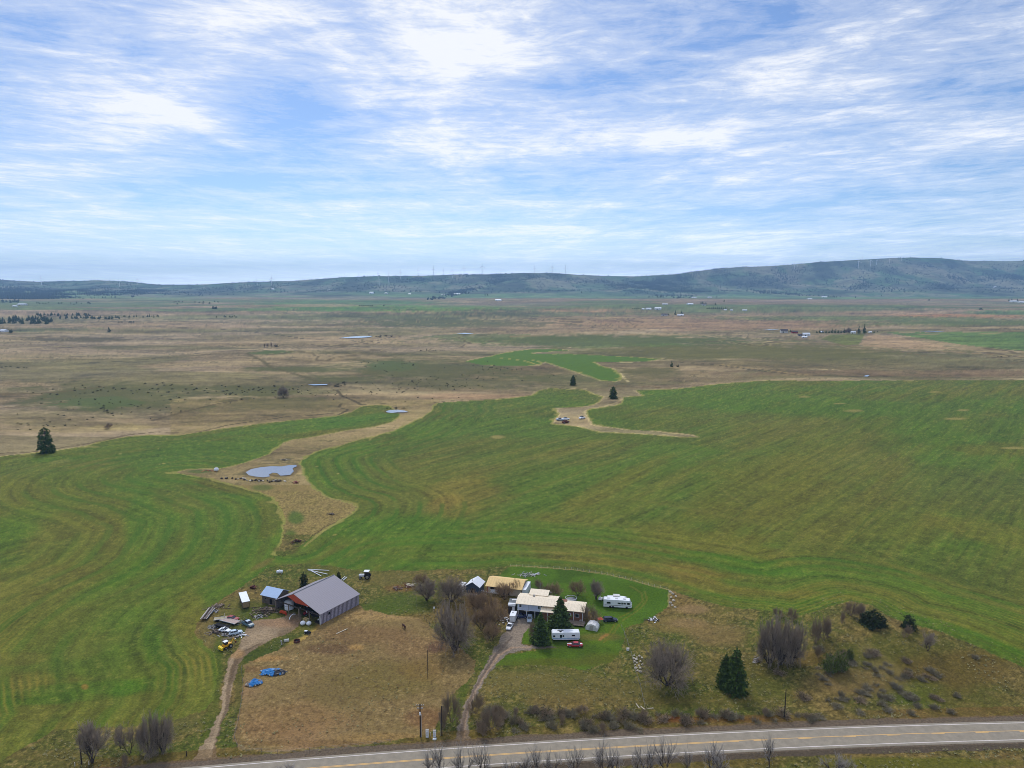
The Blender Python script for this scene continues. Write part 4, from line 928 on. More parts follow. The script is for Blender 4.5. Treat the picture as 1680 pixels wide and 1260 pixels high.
# ================================================================ BARN
def wall_quad(mb, a, b, z0, z1): mb.add([(*a, z0), (*b, z0), (*b, z1), (*a, z1)], [(0, 1, 2, 3)])
def barn():
    A = P(526, 1025); B = P(587, 991.5); Cc = P(449, 1003)
    Lb = 25.5; Wb = 22.5; rz = math.atan2(B.y - A.y, B.x - A.x)   # local x along the length, local y across to the left
    rz = R(58)
    t = thing("pole_barn", "large open-fronted barn with a grey metal roof and orange-red gable", "barn", (A.x, A.y, 0), rz)
    L1 = 19.2; W1 = 23.4; e = 4.3; rg = 8.5; oh = .4
    # roof: ridge along x at y = W1*0.55
    yr = W1 * .56; th = .12
    def slope(y0, z0, y1, z1): return [(y0, z0), (y1, z1), (y1, z1 + th), (y0, z0 + th)]
    r = MB(); r.prism(slope(-oh, e - .35, yr, rg), -oh, L1 + oh, 'x'); r.prism(slope(yr, rg, W1 + oh, e - .9), -oh, L1 + oh, 'x'); r.build("roof", m_roofgrey, t)
    MB().tube((-oh, yr, rg + .14), (L1 + oh, yr, rg + .14), .16, .16, 6).build("ridge_cap", m_grey, t)
    # long plank wall on the right (local y=0)
    w_ = MB().box(L1 / 2, 0, (e - .3) / 2, L1, .14, e - .3).build("plank_wall", m_board, t)
    MB().box(L1 * .22, -.1, e * .62, 1.0, .06, .9).build("wall_opening", m_tyre, t)
    MB().box(L1 / 2, W1, (e - 1) / 2, L1, .14, e - 1).build("back_wall_panel", m_boardx, t)
    g = MB(); g.add([(L1, 0, 0), (L1, W1, 0), (L1, W1, e - .8), (L1, yr, rg - .1), (L1, 0, e - .3)], [(0, 1, 2, 3, 4)]); g.build("end_wall", m_boardx, t)
    # gable infill
    def zr(y): return e - .35 + (rg - e + .35) * (y + oh) / (yr + oh) if y < yr else rg + (e - .9 - rg) * (y - yr) / (W1 + oh - yr)
    ya, yb = 6.0, yr + 4.5
    MB().add([(-.3, ya - 1.5, zr(ya - 1.5) - .05), (-.3, yr, rg - .05), (-.3, yb - 1, zr(yb - 1) - .05), (-.3, yr - 1, e + 1.0)], [(0, 1, 2, 3)]).build("gable_panel", m_orange, t)
    MB().box(-.1, W1 / 2, e - .75, .25, W1, .35).build("lintel_beam", m_darkwood, t)
    for i, y in enumerate([.0, 5.6, 11.0, 16.5, W1]):
        hh = e - .6
        MB().box(.0, y, hh / 2, .3, .3, hh).build("post", m_wood if i else m_board, t)
        if 0 < i < 4:
            for x in (L1 * .33, L1 * .66): MB().box(x, y, zr(y) / 2 - .1, .25, .25, zr(y) - .2).build("post", m_darkwood, t)
    for x in np.linspace(1, L1 - 1, 6): MB().tube((x, 0, e - .5), (x, yr, rg - .3), .09, .09, 4).tube((x, yr, rg - .3), (x, W1, e - 1.1), .09, .09, 4).build("rafter", m_darkwood, t)
    MB().box(L1 / 2, W1 / 2, .02, L1, W1, .04).build("earth_floor", mat("dark_earth_floor", (60, 50, 42), .95, var=.3), t)
    MB().box(-.16, .0, e * .5 - .2, .12, .4, e - .4).build("corner_board", m_whitedirty, t)
    return t
BARN = barn()
def inbarn(x, y, z=0.05):
    c, s_ = math.cos(R(58)), math.sin(R(58)); o = BARN.location
    return Vector((o.x + x * c - y * s_, o.y + x * s_ + y * c, z))

# ================================================================ SIMPLE GABLED BUILDING
def gable_house(name, label, cat, loc, rz, Lx, Wy, eave, ridge, mw, mr, oh=.35, cut=True):
    """length along x, front at y=0, body behind it (+y)"""
    t = thing(name, label, cat, loc, rz); th = .1
    b = MB(); b.add([(0, 0, 0), (Lx, 0, 0), (Lx, Wy, 0), (0, Wy, 0), (0, 0, eave), (Lx, 0, eave), (Lx, Wy, eave), (0, Wy, eave), (0, Wy / 2, ridge - .08), (Lx, Wy / 2, ridge - .08)],
        [(0, 1, 5, 4), (2, 3, 7, 6), (3, 0, 4, 8, 7), (1, 2, 6, 9, 5)]); b.build("wall", mw, t)
    sl = (ridge - eave) / (Wy / 2)
    r = MB()
    r.prism([(-oh, eave - oh * sl + .02), (Wy / 2, ridge + .02), (Wy / 2, ridge + .02 + th), (-oh, eave - oh * sl + .02 + th)], -oh, Lx + oh, 'x')
    r.prism([(Wy / 2, ridge + .02), (Wy + oh, eave - oh * sl + .02), (Wy + oh, eave - oh * sl + .02 + th), (Wy / 2, ridge + .02 + th)], -oh, Lx + oh, 'x')
    r.build("roof", mr, t); return t
def panel(t, name, m, x, y, z, sx, sy, sz): return MB().box(x, y, z, sx, sy, sz).build(name, m, t)

# log shed with pale blue roof, between the barn and the trailer
a = P(436, 988); rz = R(-24)
t = gable_house("log_shed", "small grey log shed with a pale blue metal roof beside the barn", "shed", (a.x - 1.2, a.y - .3, 0), rz, 7.2, 6.4, 3.4, 5.2, m_logs, m_blueroof, .5)
panel(t, "door", m_tyre, 4.3, -.05, 1.2, 1.1, .08, 2.0); panel(t, "window", m_glass, 1.7, -.05, 2.0, .7, .06, .6)
# box trailer
a = P(405, 1000); rz = R(-62)
t = thing("box_trailer", "long brown box trailer with a white roof parked left of the log shed", "trailer", (a.x - 4.6, a.y + 8.4, 0), rz)
MB().box(4.6, 0, 1.7, 9.2, 2.5, 2.3).build("body", m_brownwood, t); MB().box(4.6, 0, 2.93, 9.5, 2.8, .14).build("roof", m_white, t)
MB().box(4.6, 0, .5, 8.6, 1.2, .2).build("chassis", m_rust, t); MB().box(9.25, 0, 1.7, .08, 2.1, 2.0).build("rear_door", mat("tan_boards", (150, 126, 92), .9, var=.3, stretch=(1, 6, 1)), t)
for x in (1.5, 2.6, 7.4):
    for y in (-1.1, 1.1): MB().tube((x, y - .15, .45), (x, y + .15, .45), .45, .45, 10).build("wheel", m_tyre, t)

# yellow-roofed long shed
a = P(800, 974); rz = R(-15)
t = gable_house("long_shed", "long low shed with a yellow-tan roof at the back of the farmyard", "shed", (a.x - .2, a.y + .6, 0), rz, 13.6, 9.0, 3.2, 4.7, mat("tan_siding", (206, 190, 170), .8, var=.12), m_yellowroof, .6)
panel(t, "window", m_glass, 2.6, -.05, 2.3, 2.6, .06, .8); panel(t, "garage_door", m_white, 2.6, -.06, 1.0, 2.8, .06, 1.5); panel(t, "corner_trim", m_orange, .1, -.06, 1.6, .25, .08, 3.1); panel(t, "door", m_darkwood, 8.5, -.05, 1.05, 1.0, .07, 2.1)
MB().box(14.8, 4.2, 1.5, 1.5, 8, 3.0).build("side_lean_to", m_white, t)
# blue-grey shed
a = P(770, 974); rz = R(-18)
t = thing("board_shed", "small blue-grey board shed with a white peaked roof", "shed", (P(765, 973).x, P(765, 973).y, 0), rz)
Wd, Ld, e_, r_ = 5.4, 5.6, 3.2, 4.9
b = MB(); b.add([(0, 0, 0), (Wd, 0, 0), (Wd, Ld, 0), (0, Ld, 0), (0, 0, e_), (Wd, 0, e_), (Wd, Ld, e_), (0, Ld, e_), (Wd / 2, 0, r_), (Wd / 2, Ld, r_)], [(0, 1, 5, 8, 4), (1, 2, 6, 5), (2, 3, 7, 9, 6), (3, 0, 4, 7)]); b.build("wall", m_slate, t)
k = (r_ - e_) / (Wd / 2); b = MB()
b.prism([(-.4, e_ - .4 * k + .03), (Wd / 2, r_ + .03), (Wd / 2, r_ + .13), (-.4, e_ - .4 * k + .13)], -.4, Ld + .3, 'y'); b.prism([(Wd / 2, r_ + .03), (Wd + .4, e_ - .4 * k + .03), (Wd + .4, e_ - .4 * k + .13), (Wd / 2, r_ + .13)], -.4, Ld + .3, 'y'); b.build("roof", m_white, t)
panel(t, "door", m_darkwood, 2.7, -.05, 1.2, 1.6, .08, 2.3); MB().tube((1.9, 1.6, 4.3), (1.9, 1.6, 5.2), .12, .12, 6).build("stovepipe", m_tyre, t)
a = P(757, 972)
t = thing("truck_canopy", "boxy white camper shell with a domed roof left of the blue-grey shed", "camper shell", (a.x, a.y + 1.5, 0), R(72))
MB().loft([(-3.2, 1.2, .35, 2.2, .8), (-2.6, 1.25, .3, 2.7, .85), (2.4, 1.25, .3, 2.7, .85), (3.0, 1.1, .35, 2.0, .8)]).build("body", m_whitedirty, t); panel(t, "window", m_glass, 0, -1.25, 1.9, 1.4, .06, .5); panel(t, "roof_vent", m_grey, .6, 0, 2.76, .6, .6, .12); MB().box(-1.6, 0, 2.75, .5, 1.0, .1).build("roof_hatch", m_grey, t)
# grey tank trailer below
a = P(777, 982)
t = thing("tank_trailer", "small grey two-wheeled tank trailer in front of the blue-grey shed", "trailer", (a.x, a.y, 0), R(-20))
MB().tube((-1.2, 0, 1.1), (1.0, 0, 1.1), .75, .75, 12).build("tank", m_grey, t); MB().box(-.2, 0, .45, 3.2, 1.1, .12).build("frame", m_tyre, t)
for y in (-.8, .8): MB().tube((0, y - .12, .4), (0, y + .12, .4), .4, .4, 10).build("wheel", m_tyre, t)
MB().tube((1.0, 0, 1.1), (1.12, 0, 1.1), .8, .8, 12).build("end_cap", m_white, t)

# ---- the house
a = P(850, 1013); H0 = Vector((a.x - .3, a.y + .2, 0)); rz = R(-12)
t = thing("farmhouse", "long two-level farmhouse with a cream roof and pale blue upper wall", "house", H0, rz)
HOUSE = t
up = MB().box(4.9, 4.2, 3.95, 9.8, 7.6, 2.6).build("wall", m_bluewall, t)
MB().box(6.0, 5.6, 1.3, 12.0, 4.8, 2.6).build("lower_wall", mat("dark_carport_wall", (70, 62, 58), .9, var=.3), t)
for x in (.2, 3.3, 6.4, 9.6): MB().box(x, .5, 1.3, .2, .2, 2.6).build("post", m_white, t)
def lowroof(name, x0, x1, y0, y1, ze, zr, m, t=t, th=.14):
    ym = (y0 + y1) / 2; r = MB(); r.prism([(y0, ze), (ym, zr), (ym, zr + th), (y0, ze + th)], x0, x1, 'x'); r.prism([(ym, zr), (y1, ze), (y1, ze + th), (ym, zr + th)], x0, x1, 'x'); return r.build(name, m, t)
lowroof("roof", -.6, 14.2, -.4, 8.8, 5.2, 6.1, m_cream)
MB().prism([(6.5, 5.9), (10.8, 6.35), (10.8, 6.5), (6.5, 6.05)], 3.0, 10.2, 'x').build("rear_roof", m_cream, t)
for x, wd in ((1.1, .8), (7.9, .5), (8.8, .5)):
    f_ = panel(t, "window", m_white, x, .36, 4.3, wd + .2, .08, 1.25); MB().box(x, .31, 4.3, wd, .05, 1.05).build("pane", m_glass, f_)
panel(t, "downpipe", m_tyre, 4.2, .34, 3.9, .08, .08, 2.4); panel(t, "wall_base_trim", m_white, 4.9, .36, 2.7, 9.9, .08, .14)
MB().box(13.5, 4.6, 2.6, 7.4, 7.2, 4.2).build("middle_wall", mat("red_brown_siding", (142, 100, 78), .85, var=.2), t)
lowroof("porch_roof", 8.8, 14.0, -2.2, 4.6, 3.8, 4.7, m_cream)
for x in (9.1, 11.3, 13.6): MB().box(x, -1.9, 1.9, .18, .18, 3.8).build("post", m_white, t)
MB().box(11.4, 1.0, 1.6, 4.8, 3.4, 3.2).build("porch_wall", MATS["red_brown_siding"], t)
MB().box(20.3, 4.4, 2.0, 6.8, 6.4, 4.0).build("end_wall", MATS["red_brown_siding"], t)
lowroof("end_roof", 16.6, 24.4, .2, 8.6, 4.0, 4.9, m_cream)
for x in (17.4, 20.5, 23.6): MB().box(x, .5, 2, .2, .2, 4).build("post", m_white, t)
for x in (18.6, 21.6):
    f_ = panel(t, "window", m_white, x, 1.16, 2.2, 1.5, .06, 1.3); MB().box(x, 1.12, 2.2, 1.25, .04, 1.05).build("pane", m_glass, f_)
MB().box(20.3, -1.2, .5, 8.6, 3.6, .16).build("deck", m_wood, t)
for x in np.linspace(16.1, 24.5, 8): MB().box(x, -2.95, .95, .09, .09, 1.0).build("railing_post", m_wood, t)
MB().box(20.3, -2.95, 1.45, 8.6, .08, .1).build("handrail", m_wood, t)
MB().box(5.2, 5.2, 6.2, .7, .7, .9).build("chimney", m_concrete, t)
def onhouse(x, y, z=0.0):
    c, s_ = math.cos(R(-12)), math.sin(R(-12)); return Vector((H0.x + x * c - y * s_, H0.y + x * s_ + y * c, z))
# lean-to with cluttered flat roof, left of the house
t = thing("lean_to_shed", "flat-roofed lean-to with a cluttered dark and white roof left of the house", "shed", onhouse(-3.8, 2.2), R(-8))
MB().box(1.3, 2.6, 1.6, 2.6, 5.2, 3.2).build("wall", m_darkwood, t); MB().box(1.3, 2.6, 3.28, 3.0, 5.6, .14).build("roof", mat("patched_grey_roof", (112, 116, 116), .8, var=.5, scale=1.2), t)
MB().box(1.2, 1.0, 3.42, 2.6, 1.0, .1).build("roof_sheet", m_white, t); MB().box(1.7, 4.3, 3.42, 1.8, 1.2, .1, .2).build("roof_sheet", m_whitedirty, t); MB().box(1.3, -.2, 3.2, 2.6, .4, .5).build("fascia", m_white, t); panel(t, "door", m_white, 1.9, -.05, 1.3, .9, .06, 2.4)
# ---- white cargo trailer in front of it
a = P(842, 1018)
t = thing("cargo_trailer", "small white enclosed cargo trailer at the head of the driveway", "trailer", (a.x, a.y, 0), R(80))
MB().box(0, 0, 1.45, 4.0, 2.0, 2.2).build("body", m_whitedirty, t); MB().box(0, 0, 2.59, 4.1, 2.1, .08).build("roof", m_white, t); panel(t, "rear_door", m_white, -2.03, 0, 1.4, .06, 1.7, 1.9); MB().box(.5, .2, 2.66, .5, .5, .1).build("roof_vent", m_grey, t)
for y in (-1.05, 1.05): MB().tube((0, y - .1, .35), (0, y + .1, .35), .35, .35, 10).build("wheel", m_tyre, t)

# ================================================================ VEHICLES
def wheels(t, xs, hw, r=.34, w=.24):
    for x in xs:
        for s_ in (-1, 1):
            q = MB().tube((x, s_ * (hw - w), r), (x, s_ * hw, r), r, r, 14).build("wheel", m_tyre, t)
            MB().tube((x, s_ * (hw + .005), r), (x, s_ * (hw + .02), r), r * .6, r * .55, 10).build("rim", m_rim, q)
def car(label, pos, rz, m, Lc=4.7, Wc=1.85, kind="sedan", h=1.45, roofm=None):
    t = thing("parked_car" if kind != "pickup" else "pickup_truck", label, "car" if kind != "pickup" else "truck", pos, rz); f, r = Lc / 2, -Lc / 2; hw = Wc / 2
    bh = h * .62
    b = MB().loft([(r, hw * .82, .38, bh * .88, .85), (r + .25, hw * .97, .28, bh, .9), (r + 1.0, hw, .24, bh * 1.04, .9), (0, hw, .22, bh * 1.02, .9), (f - 1.2, hw, .24, bh * .98, .88), (f - .35, hw * .95, .28, bh * .86, .85), (f, hw * .78, .36, bh * .7, .8)])
    b.build("body", m, t, smooth=False)
    if kind == "sedan": c0, c1, c2, c3 = r + .75, r + 1.5, f - 2.2, f - 1.35
    elif kind == "suv": c0, c1, c2, c3 = r + .12, r + .5, f - 2.1, f - 1.4
    else: c0, c1, c2, c3 = r + 2.0, r + 2.2, f - 2.0, f - 1.3
    z0 = bh * 1.0; z1 = h
    MB().add([(c0, -hw * .88, z0), (c3, -hw * .88, z0 - .03), (c3, hw * .88, z0 - .03), (c0, hw * .88, z0), (c1, -hw * .7, z1 - .03), (c2, -hw * .7, z1 - .03), (c2, hw * .7, z1 - .03), (c1, hw * .7, z1 - .03)],
             [(0, 1, 5, 4), (1, 2, 6, 5), (2, 3, 7, 6), (3, 0, 4, 7), (4, 5, 6, 7)]).build("cabin_glass", m_glass, t)
    MB().box((c1 + c2) / 2, 0, z1, c2 - c1 + .06, hw * 1.42, .07).build("roof_panel", roofm or m, t)
    for x0, x1 in ((c1, c0), (c2, c3), ((c1 + c2) / 2, (c1 + c2) / 2)):
        for s_ in (-1, 1): MB().tube((x0, s_ * hw * .71, z1), (x1, s_ * hw * .89, z0), .045, .05, 4).build("pillar", m, t)
    if kind == "pickup":
        MB().box((r + c0) / 2 + .05, 0, bh * .98 + .06, c0 - r - .35, Wc * .78, .1).build("bed_liner", m_tyre, t)
        for s_ in (-1, 1): MB().box((r + c0) / 2, s_ * hw * .9, bh * 1.1, c0 - r, .1, .3).build("bed_side", m, t)
    wheels(t, (r + .95, f - .95), hw + .02, .35)
    for s_ in (-1, 1):
        MB().box(f - .1, s_ * hw * .62, bh * .66, .16, .36, .16).build("headlight", m_lamp, t); MB().box(r + .06, s_ * hw * .68, bh * .74, .14, .26, .2).build("taillight", m_tail, t)
        MB().box(c3 - .15, s_ * (hw + .08), z0 + .05, .14, .18, .14).build("wing_mirror", m, t)
    return t
def g(px_, py_): p = P(px_, py_); return p
car("black hatchback parked on the lawn below the motorhome", g(1001, 1019), R(2), m_black, 5.2, 1.9, "suv", 1.6)
car("bright red car with a white stripe parked in front of the white camper", g(943, 1060), R(178), m_red, 5.2, 1.9, "sedan", 1.4)
car("white car with dark windows facing down the drive below the cargo trailer", g(836, 1030), R(-105), m_white, 4.6, 1.85, "sedan", 1.45)
car("dark blue car tucked under the carport of the house", g(856, 1013), R(2), mat("navy_paint", (38, 44, 78), .3, var=.1), 4.3, 1.8, "sedan", 1.45)
car("silver-blue car parked nose out under the carport edge beside the blue car", g(869, 1018), R(-95), m_silver, 4.4, 1.8, "suv", 1.6)
MB().box(0, -.1, 1.02, 5.0, .5, .03).build("stripe", m_white, bpy.data.objects["parked_car.001"]).location = (0, .1, -.09)

def camper(label, pos, rz):
    t = thing("travel_trailer", label, "camper", pos, rz)
    MB().prism([(-4.7, .65), (4.4, .65), (4.75, 1.2), (4.75, 2.6), (4.45, 3.2), (-4.4, 3.2), (-4.75, 2.9), (-4.75, .95)], -1.25, 1.25).build("body", m_white, t)
    for x, z, w_, h_ in ((-4.0, 1.95, .7, .6), (-1.7, 1.9, .75, 1.0), (-.9, 2.0, .5, .6), (2.5, 2.15, 1.1, .5)): 
        f_ = panel(t, "window" if w_ != .75 else "door", m_glass, x, -1.27, z, w_, .05, h_)
    MB().box(0, -1.265, 1.15, 9.2, .03, .22).build("side_stripe", mat("pale_blue_stripe", (150, 180, 210), .5), t)
    for x in (-2.4, -1.2, 1.9): MB().box(x, .2, 3.28, .8, .6, .18).build("roof_vent", m_grey if x < 0 else m_white, t)
    MB().box(-1.9, -.35, 3.25, .6, 1.2, .1, .5).build("awning_bracket", m_tyre, t)
    MB().box(0, 0, .55, 8.8, 1.6, .18).build("chassis", m_tyre, t)
    for x in (.4, 1.3):
        for y in (-1.05, 1.05): MB().tube((x, y - .12, .36), (x, y + .12, .36), .36, .36, 10).build("wheel", m_tyre, t)
    return t
camper("white travel trailer parked in front of the two tall spruces", g(928, 1049.5), R(1))
t = thing("motorhome", "large white motorhome with a sloping nose parked on the back lawn", "motorhome", g(1013, 996), R(-8))
MB().prism([(-5.2, .5), (4.9, .5), (5.3, .9), (5.25, 1.6), (4.8, 2.3), (4.6, 3.1), (4.3, 3.3), (-4.9, 3.35), (-5.2, 3.1)], -1.25, 1.25).build("body", m_white, t)
for x, w_, h_ in ((-3.3, 1.4, .7), (.6, 1.1, .5), (1.7, .6, .7), (2.6, .8, .6), (4.0, 1.0, .7)): panel(t, "window", m_glass, x, -1.27, 2.1, w_, .05, h_)
panel(t, "windscreen", m_glass, 4.98, 0, 2.0, .1, 2.1, .8); MB().box(0, -1.265, 1.2, 9.6, .03, .12).build("side_stripe", m_tyre, t)
for x in (-3.5, -.4, 2.5): MB().box(x, .1, 3.42, 1.0, .8, .2).build("roof_unit", m_whitedirty, t)
for x in (-2.7, -1.7, 3.4):
    for y in (-1.1, 1.1): MB().tube((x, y - .16, .45), (x, y + .16, .45), .45, .45, 12).build("wheel", m_tyre, t)
for s_ in (-1, 1): MB().box(5.3, s_ * .9, 1.0, .08, .3, .2).build("headlight", m_lamp, t)
t = thing("fishing_boat", "white motorboat with a small cabin on a trailer behind the motorhome", "boat", g(1012, 987), R(-8))
MB().loft([(-3.6, 1.1, .8, 1.8, .95), (0, 1.25, .6, 1.9, .95), (2.0, 1.0, .7, 2.0, .9), (3.6, .15, 1.4, 2.1, .8)]).build("hull", m_white, t); MB().box(-.2, 0, 2.3, 2.4, 1.6, .8).build("cabin", m_whitedirty, t); MB().box(.95, 0, 2.45, .1, 1.4, .4).build("windscreen", m_glass, t); MB().box(0, 0, .5, 6.2, 1.2, .12).build("trailer_frame", m_grey, t); MB().box(-3.8, 0, 1.5, .4, .5, 1.0).build("outboard_motor", m_tyre, t)
for y in (-1.1, 1.1): MB().tube((-.8, y - .1, .35), (-.8, y + .1, .35), .35, .35, 10).build("wheel", m_tyre, t)
t = thing("utility_trailer", "small white open trailer at the tail of the motorhome", "trailer", g(986, 985), R(60)); MB().box(0, 0, .7, 2.4, 1.4, .1).box(0, .7, .95, 2.4, .06, .5).box(0, -.7, .95, 2.4, .06, .5).build("bed", m_whitedirty, t); MB().tube((1.2, 0, .6), (2.4, 0, .6), .06, .06, 5).build("drawbar", m_grey, t)
for y in (-.8, .8): MB().tube((0, y - .08, .32), (0, y + .08, .32), .32, .32, 10).build("wheel", m_tyre, t)

# pickup with flatbed trailer, yard clutter
def flatbed(label, pos, rz, Lf, Wf, m, load=None, name="flatbed_trailer"):
    t = thing(name, label, "trailer", pos, rz); MB().box(0, 0, .85, Lf, Wf, .12).build("deck", m, t); MB().box(0, 0, .68, Lf * .95, .9, .2).build("frame", m_rust, t)
    for s_ in (-1, 1): MB().box(0, s_ * Wf / 2, .88, Lf + .1, .1, .22).build("side_rail", m_whitedirty if load != "dark" else m_tyre, t)
    for x in (-Lf * .3, -Lf * .18, Lf * .36):
        for s_ in (-1, 1): MB().tube((x, s_ * Wf * .42 - .12, .4), (x, s_ * Wf * .42 + .12, .4), .4, .4, 10).build("wheel", m_tyre, t)
    return t
car("blue-grey pickup truck with a silver cab in front of the wooden flatbed", g(407, 1026), ang((396,1020),(415,1029)), m_green, 5.4, 2.0, "pickup", 1.85, roofm=m_silver)
flatbed("flatbed trailer with a pinkish wooden deck behind the blue-grey pickup", g(377, 1022), ang((362,1017),(392,1025)), 7.2, 2.4, mat("pink_grey_deck", (186, 164, 152), .9, var=.25, stretch=(1, 5, 1)))
flatbed("dark low flatbed trailer below the pink-decked one", g(365, 1030), ang((352,1023),(382,1031)), 6.2, 1.6, m_tyre, "dark")
TRZ = ang((330, 1020), (351, 993))
t = flatbed("long trailer piled with grey timber at the left edge of the yard", g(341, 1010), TRZ, 8.6, 2.2, m_wood)
for i, (x, y, z, l_) in enumerate([(-.3, -.7, 1.0, 8.8), (.2, -.3, 1.05, 9.2), (0, .1, 1.0, 8.2), (-.4, .5, 1.05, 9.0), (.5, .8, 1.0, 8.5), (0, -.1, 1.25, 7.5), (.8, .4, 1.3, 6.5)]): 
    q = thing("timber_beam", ["weathered grey beam lying at the left side of the timber trailer", "long pale beam lying second from the left on the timber trailer", "short dark beam in the middle of the timber trailer", "beam right of the middle on the timber trailer", "beam along the right rail of the timber trailer", "upper beam on top of the timber load", "shortest beam on top of the timber load"][i], "beam", t.location + Vector((x * math.cos(TRZ) - y * math.sin(TRZ), x * math.sin(TRZ) + y * math.cos(TRZ), z - .0)), TRZ + (i - 3) * .01)
    MB().box(0, 0, 0, l_, .24, .18).box(l_ / 2 - .1, 0, 0, .18, .26, .2).build("beam_body", [m_wood, m_concrete, m_darkwood][i % 3], q)
car("dark red car half buried among the yard junk above the flatbed", g(381, 1017), R(-12), m_darkred, 5.0, 1.9, "sedan", 1.5)
q = flatbed("short weathered wooden trailer left of the dark red car", g(362, 1018), R(18), 4.4, 1.8, mat("bleached_deck", (176, 164, 132), .9, var=.3))
for sx_ in (-1, 1): MB().tube((1.3, sx_ * .7, .9), (1.3, sx_ * .9, 2.2), .1, .1, 6).build("upright_stake", m_stone, q)
t = car("stripped white car body without wheels lying in the grass", g(369, 1036), R(-14), m_white, 4.2, 1.8, "sedan", 1.4)
car("pale blue and white small car beside the stripped white one", g(387, 1040), R(28), mat("pale_blue_paint", (196, 214, 224), .4, var=.2), 4.3, 1.75, "suv", 1.5)
t = thing("wooden_ramp", "long grey wooden ramp lying below the two white cars", "ramp", g(378, 1048), R(24)); MB().box(0, -.35, .3, 5.6, .22, .12, 0, -.05).box(0, .35, .3, 5.6, .22, .12, 0, -.05).build("runners", m_wood, t)
for x in (-2.2, -1.1, 0, 1.1, 2.2): MB().box(x, 0, .28, .12, .9, .1).build("crosspiece", m_wood, t)
t = thing("backhoe_loader", "bright yellow tractor loader at the top of the dirt track", "loader", g(373, 1063), R(50))
MB().box(0, 0, 1.15, 2.6, 1.2, .8).build("body", m_yellow, t); MB().box(-.5, 0, 2.0, 1.1, 1.2, 1.0).build("cab", m_glass, t); MB().box(-.5, 0, 2.55, 1.4, 1.4, .12).build("cab_roof", m_white, t)
MB().box(-2.3, 0, .75, .5, 2.3, .9).box(-2.05, 0, 1.15, .3, 2.3, .3).build("bucket", mat("bright_yellow_bucket", (250, 214, 30), .4, var=.1), t)
for s_ in (-1, 1): MB().tube((.4, s_ * .75, 1.7), (-2.1, s_ * .75, .9), .1, .1, 5).build("loader_arm", m_yellow, t)
MB().tube((1.3, 0, 1.2), (2.3, 0, 2.6), .14, .12, 6).tube((2.3, 0, 2.6), (3.0, 0, 1.2), .12, .1, 6).build("backhoe_boom", m_yellow, t); MB().box(3.0, 0, 1.0, .4, .6, .5).build("backhoe_bucket", m_rust, t)
wheels(t, (-.9,), .95, .45, .3); wheels(t, (.8,), 1.0, .7, .4)
# white-cabbed tractor in the field behind the barn
def tractor(label, pos, rz, m, roofm, cab=True, s_=1.0):
    t = thing("farm_tractor", label, "tractor", pos, rz)
    MB().loft([(.1, .4, .7, 1.5, .8), (2.0, .38, .7, 1.45, .75), (2.2, .3, .8, 1.3, .7)]).build("bonnet", m, t); MB().box(-.3, 0, .9, 1.6, .9, .6).build("chassis", m_tyre, t)
    if cab: MB().box(-.4, 0, 1.9, 1.3, 1.3, 1.2).build("cab", m_glass, t); MB().box(-.4, 0, 2.58, 1.7, 1.6, .16).build("cab_roof", roofm, t)
    else: MB().box(-.7, 0, 1.5, .5, .6, .5).build("seat", m_tyre, t)
    MB().tube((1.2, .2, 1.4), (1.2, .2, 2.2), .05, .05, 6).build("exhaust_pipe", m_grey, t)
    wheels(t, (-.7,), 1.0, .85, .45); wheels(t, (1.7,), .8, .45, .28); t.scale = (s_,) * 3; return t
tractor("white-roofed tractor with black wheels standing alone behind the barn", g(600, 949), R(178), m_white, m_white, True, 1.25)

# barn contents
t = tractor("dark red tractor parked deep inside the open barn", inbarn(3.4, 9.6), R(228), m_darkred, m_white, False)
t = thing("grain_tank", "white cylindrical grain tank standing in the left bay of the barn", "tank", inbarn(2.4, 19.0)); MB().tube((0, 0, .3), (0, 0, 3.2), 1.7, 1.7, 16).tube((0, 0, 3.2), (0, 0, 3.6), 1.7, .5, 16).build("tank_shell", m_white, t); MB().tube((0, 0, 1.7), (0, 0, 1.8), 1.74, 1.74, 16).build("hoop", m_grey, t)
t = thing("hay_seeder", "orange-red seed drill under the eave at the left corner of the barn", "implement", inbarn(-1.6, 17.6), R(58)); MB().box(0, 0, .9, .8, 2.6, .7).build("hopper", m_orangered, t); MB().tube((0, -1.5, .4), (0, 1.5, .4), .06, .06, 5).build("axle", m_rust, t)
for y in (-1.5, 1.5): MB().tube((0, y - .06, .45), (0, y + .06, .45), .45, .45, 12).build("wheel", m_orangered, t)
t = thing("curved_white_pipe", "curved white plastic pipe lying at the mouth of the barn", "pipe", inbarn(-1.8, 12.6), R(70)); b = MB(); pp = [(-1.6, 0, .2), (-1.0, .2, .7), (0, .3, 1.0), (1.0, .2, 1.0), (1.8, 0, .6)]
for i in range(4): b.tube(pp[i], pp[i + 1], .16, .16, 8)
b.build("pipe_body", m_white, t); MB().tube((-1.65, 0, .15), (-1.55, 0, .3), .24, .24, 8).build("pipe_collar", m_whitedirty, t)
for i, (x, y, z, lab) in enumerate([(2.0, 12.6, 2.2, "round white lamp hanging left in the barn opening"), (3.6, 10.6, 2.8, "round white lamp hanging highest in the barn opening"), (1.4, 8.4, 2.2, "round white lamp hanging right in the barn opening")]):
    t = thing("work_light", lab, "lamp", inbarn(x, y, z)); MB().ball((0, 0, 0), .36, .36, .3, 10, 6).build("lamp_shade", m_white, t); MB().tube((0, 0, .2), (0, 0, 4.6 - z), .02, .02, 4).build("lamp_cord", m_tyre, t)
t = thing("hay_bale", "yellow-brown hay bale at the centre post of the barn", "bale", inbarn(-.9, 6.4), R(58)); MB().box(0, 0, .55, 1.2, 2.0, 1.1).build("straw_block", m_straw, t); MB().box(0, 0, .58, 1.24, .06, 1.14).build("twine", m_orangered, t)
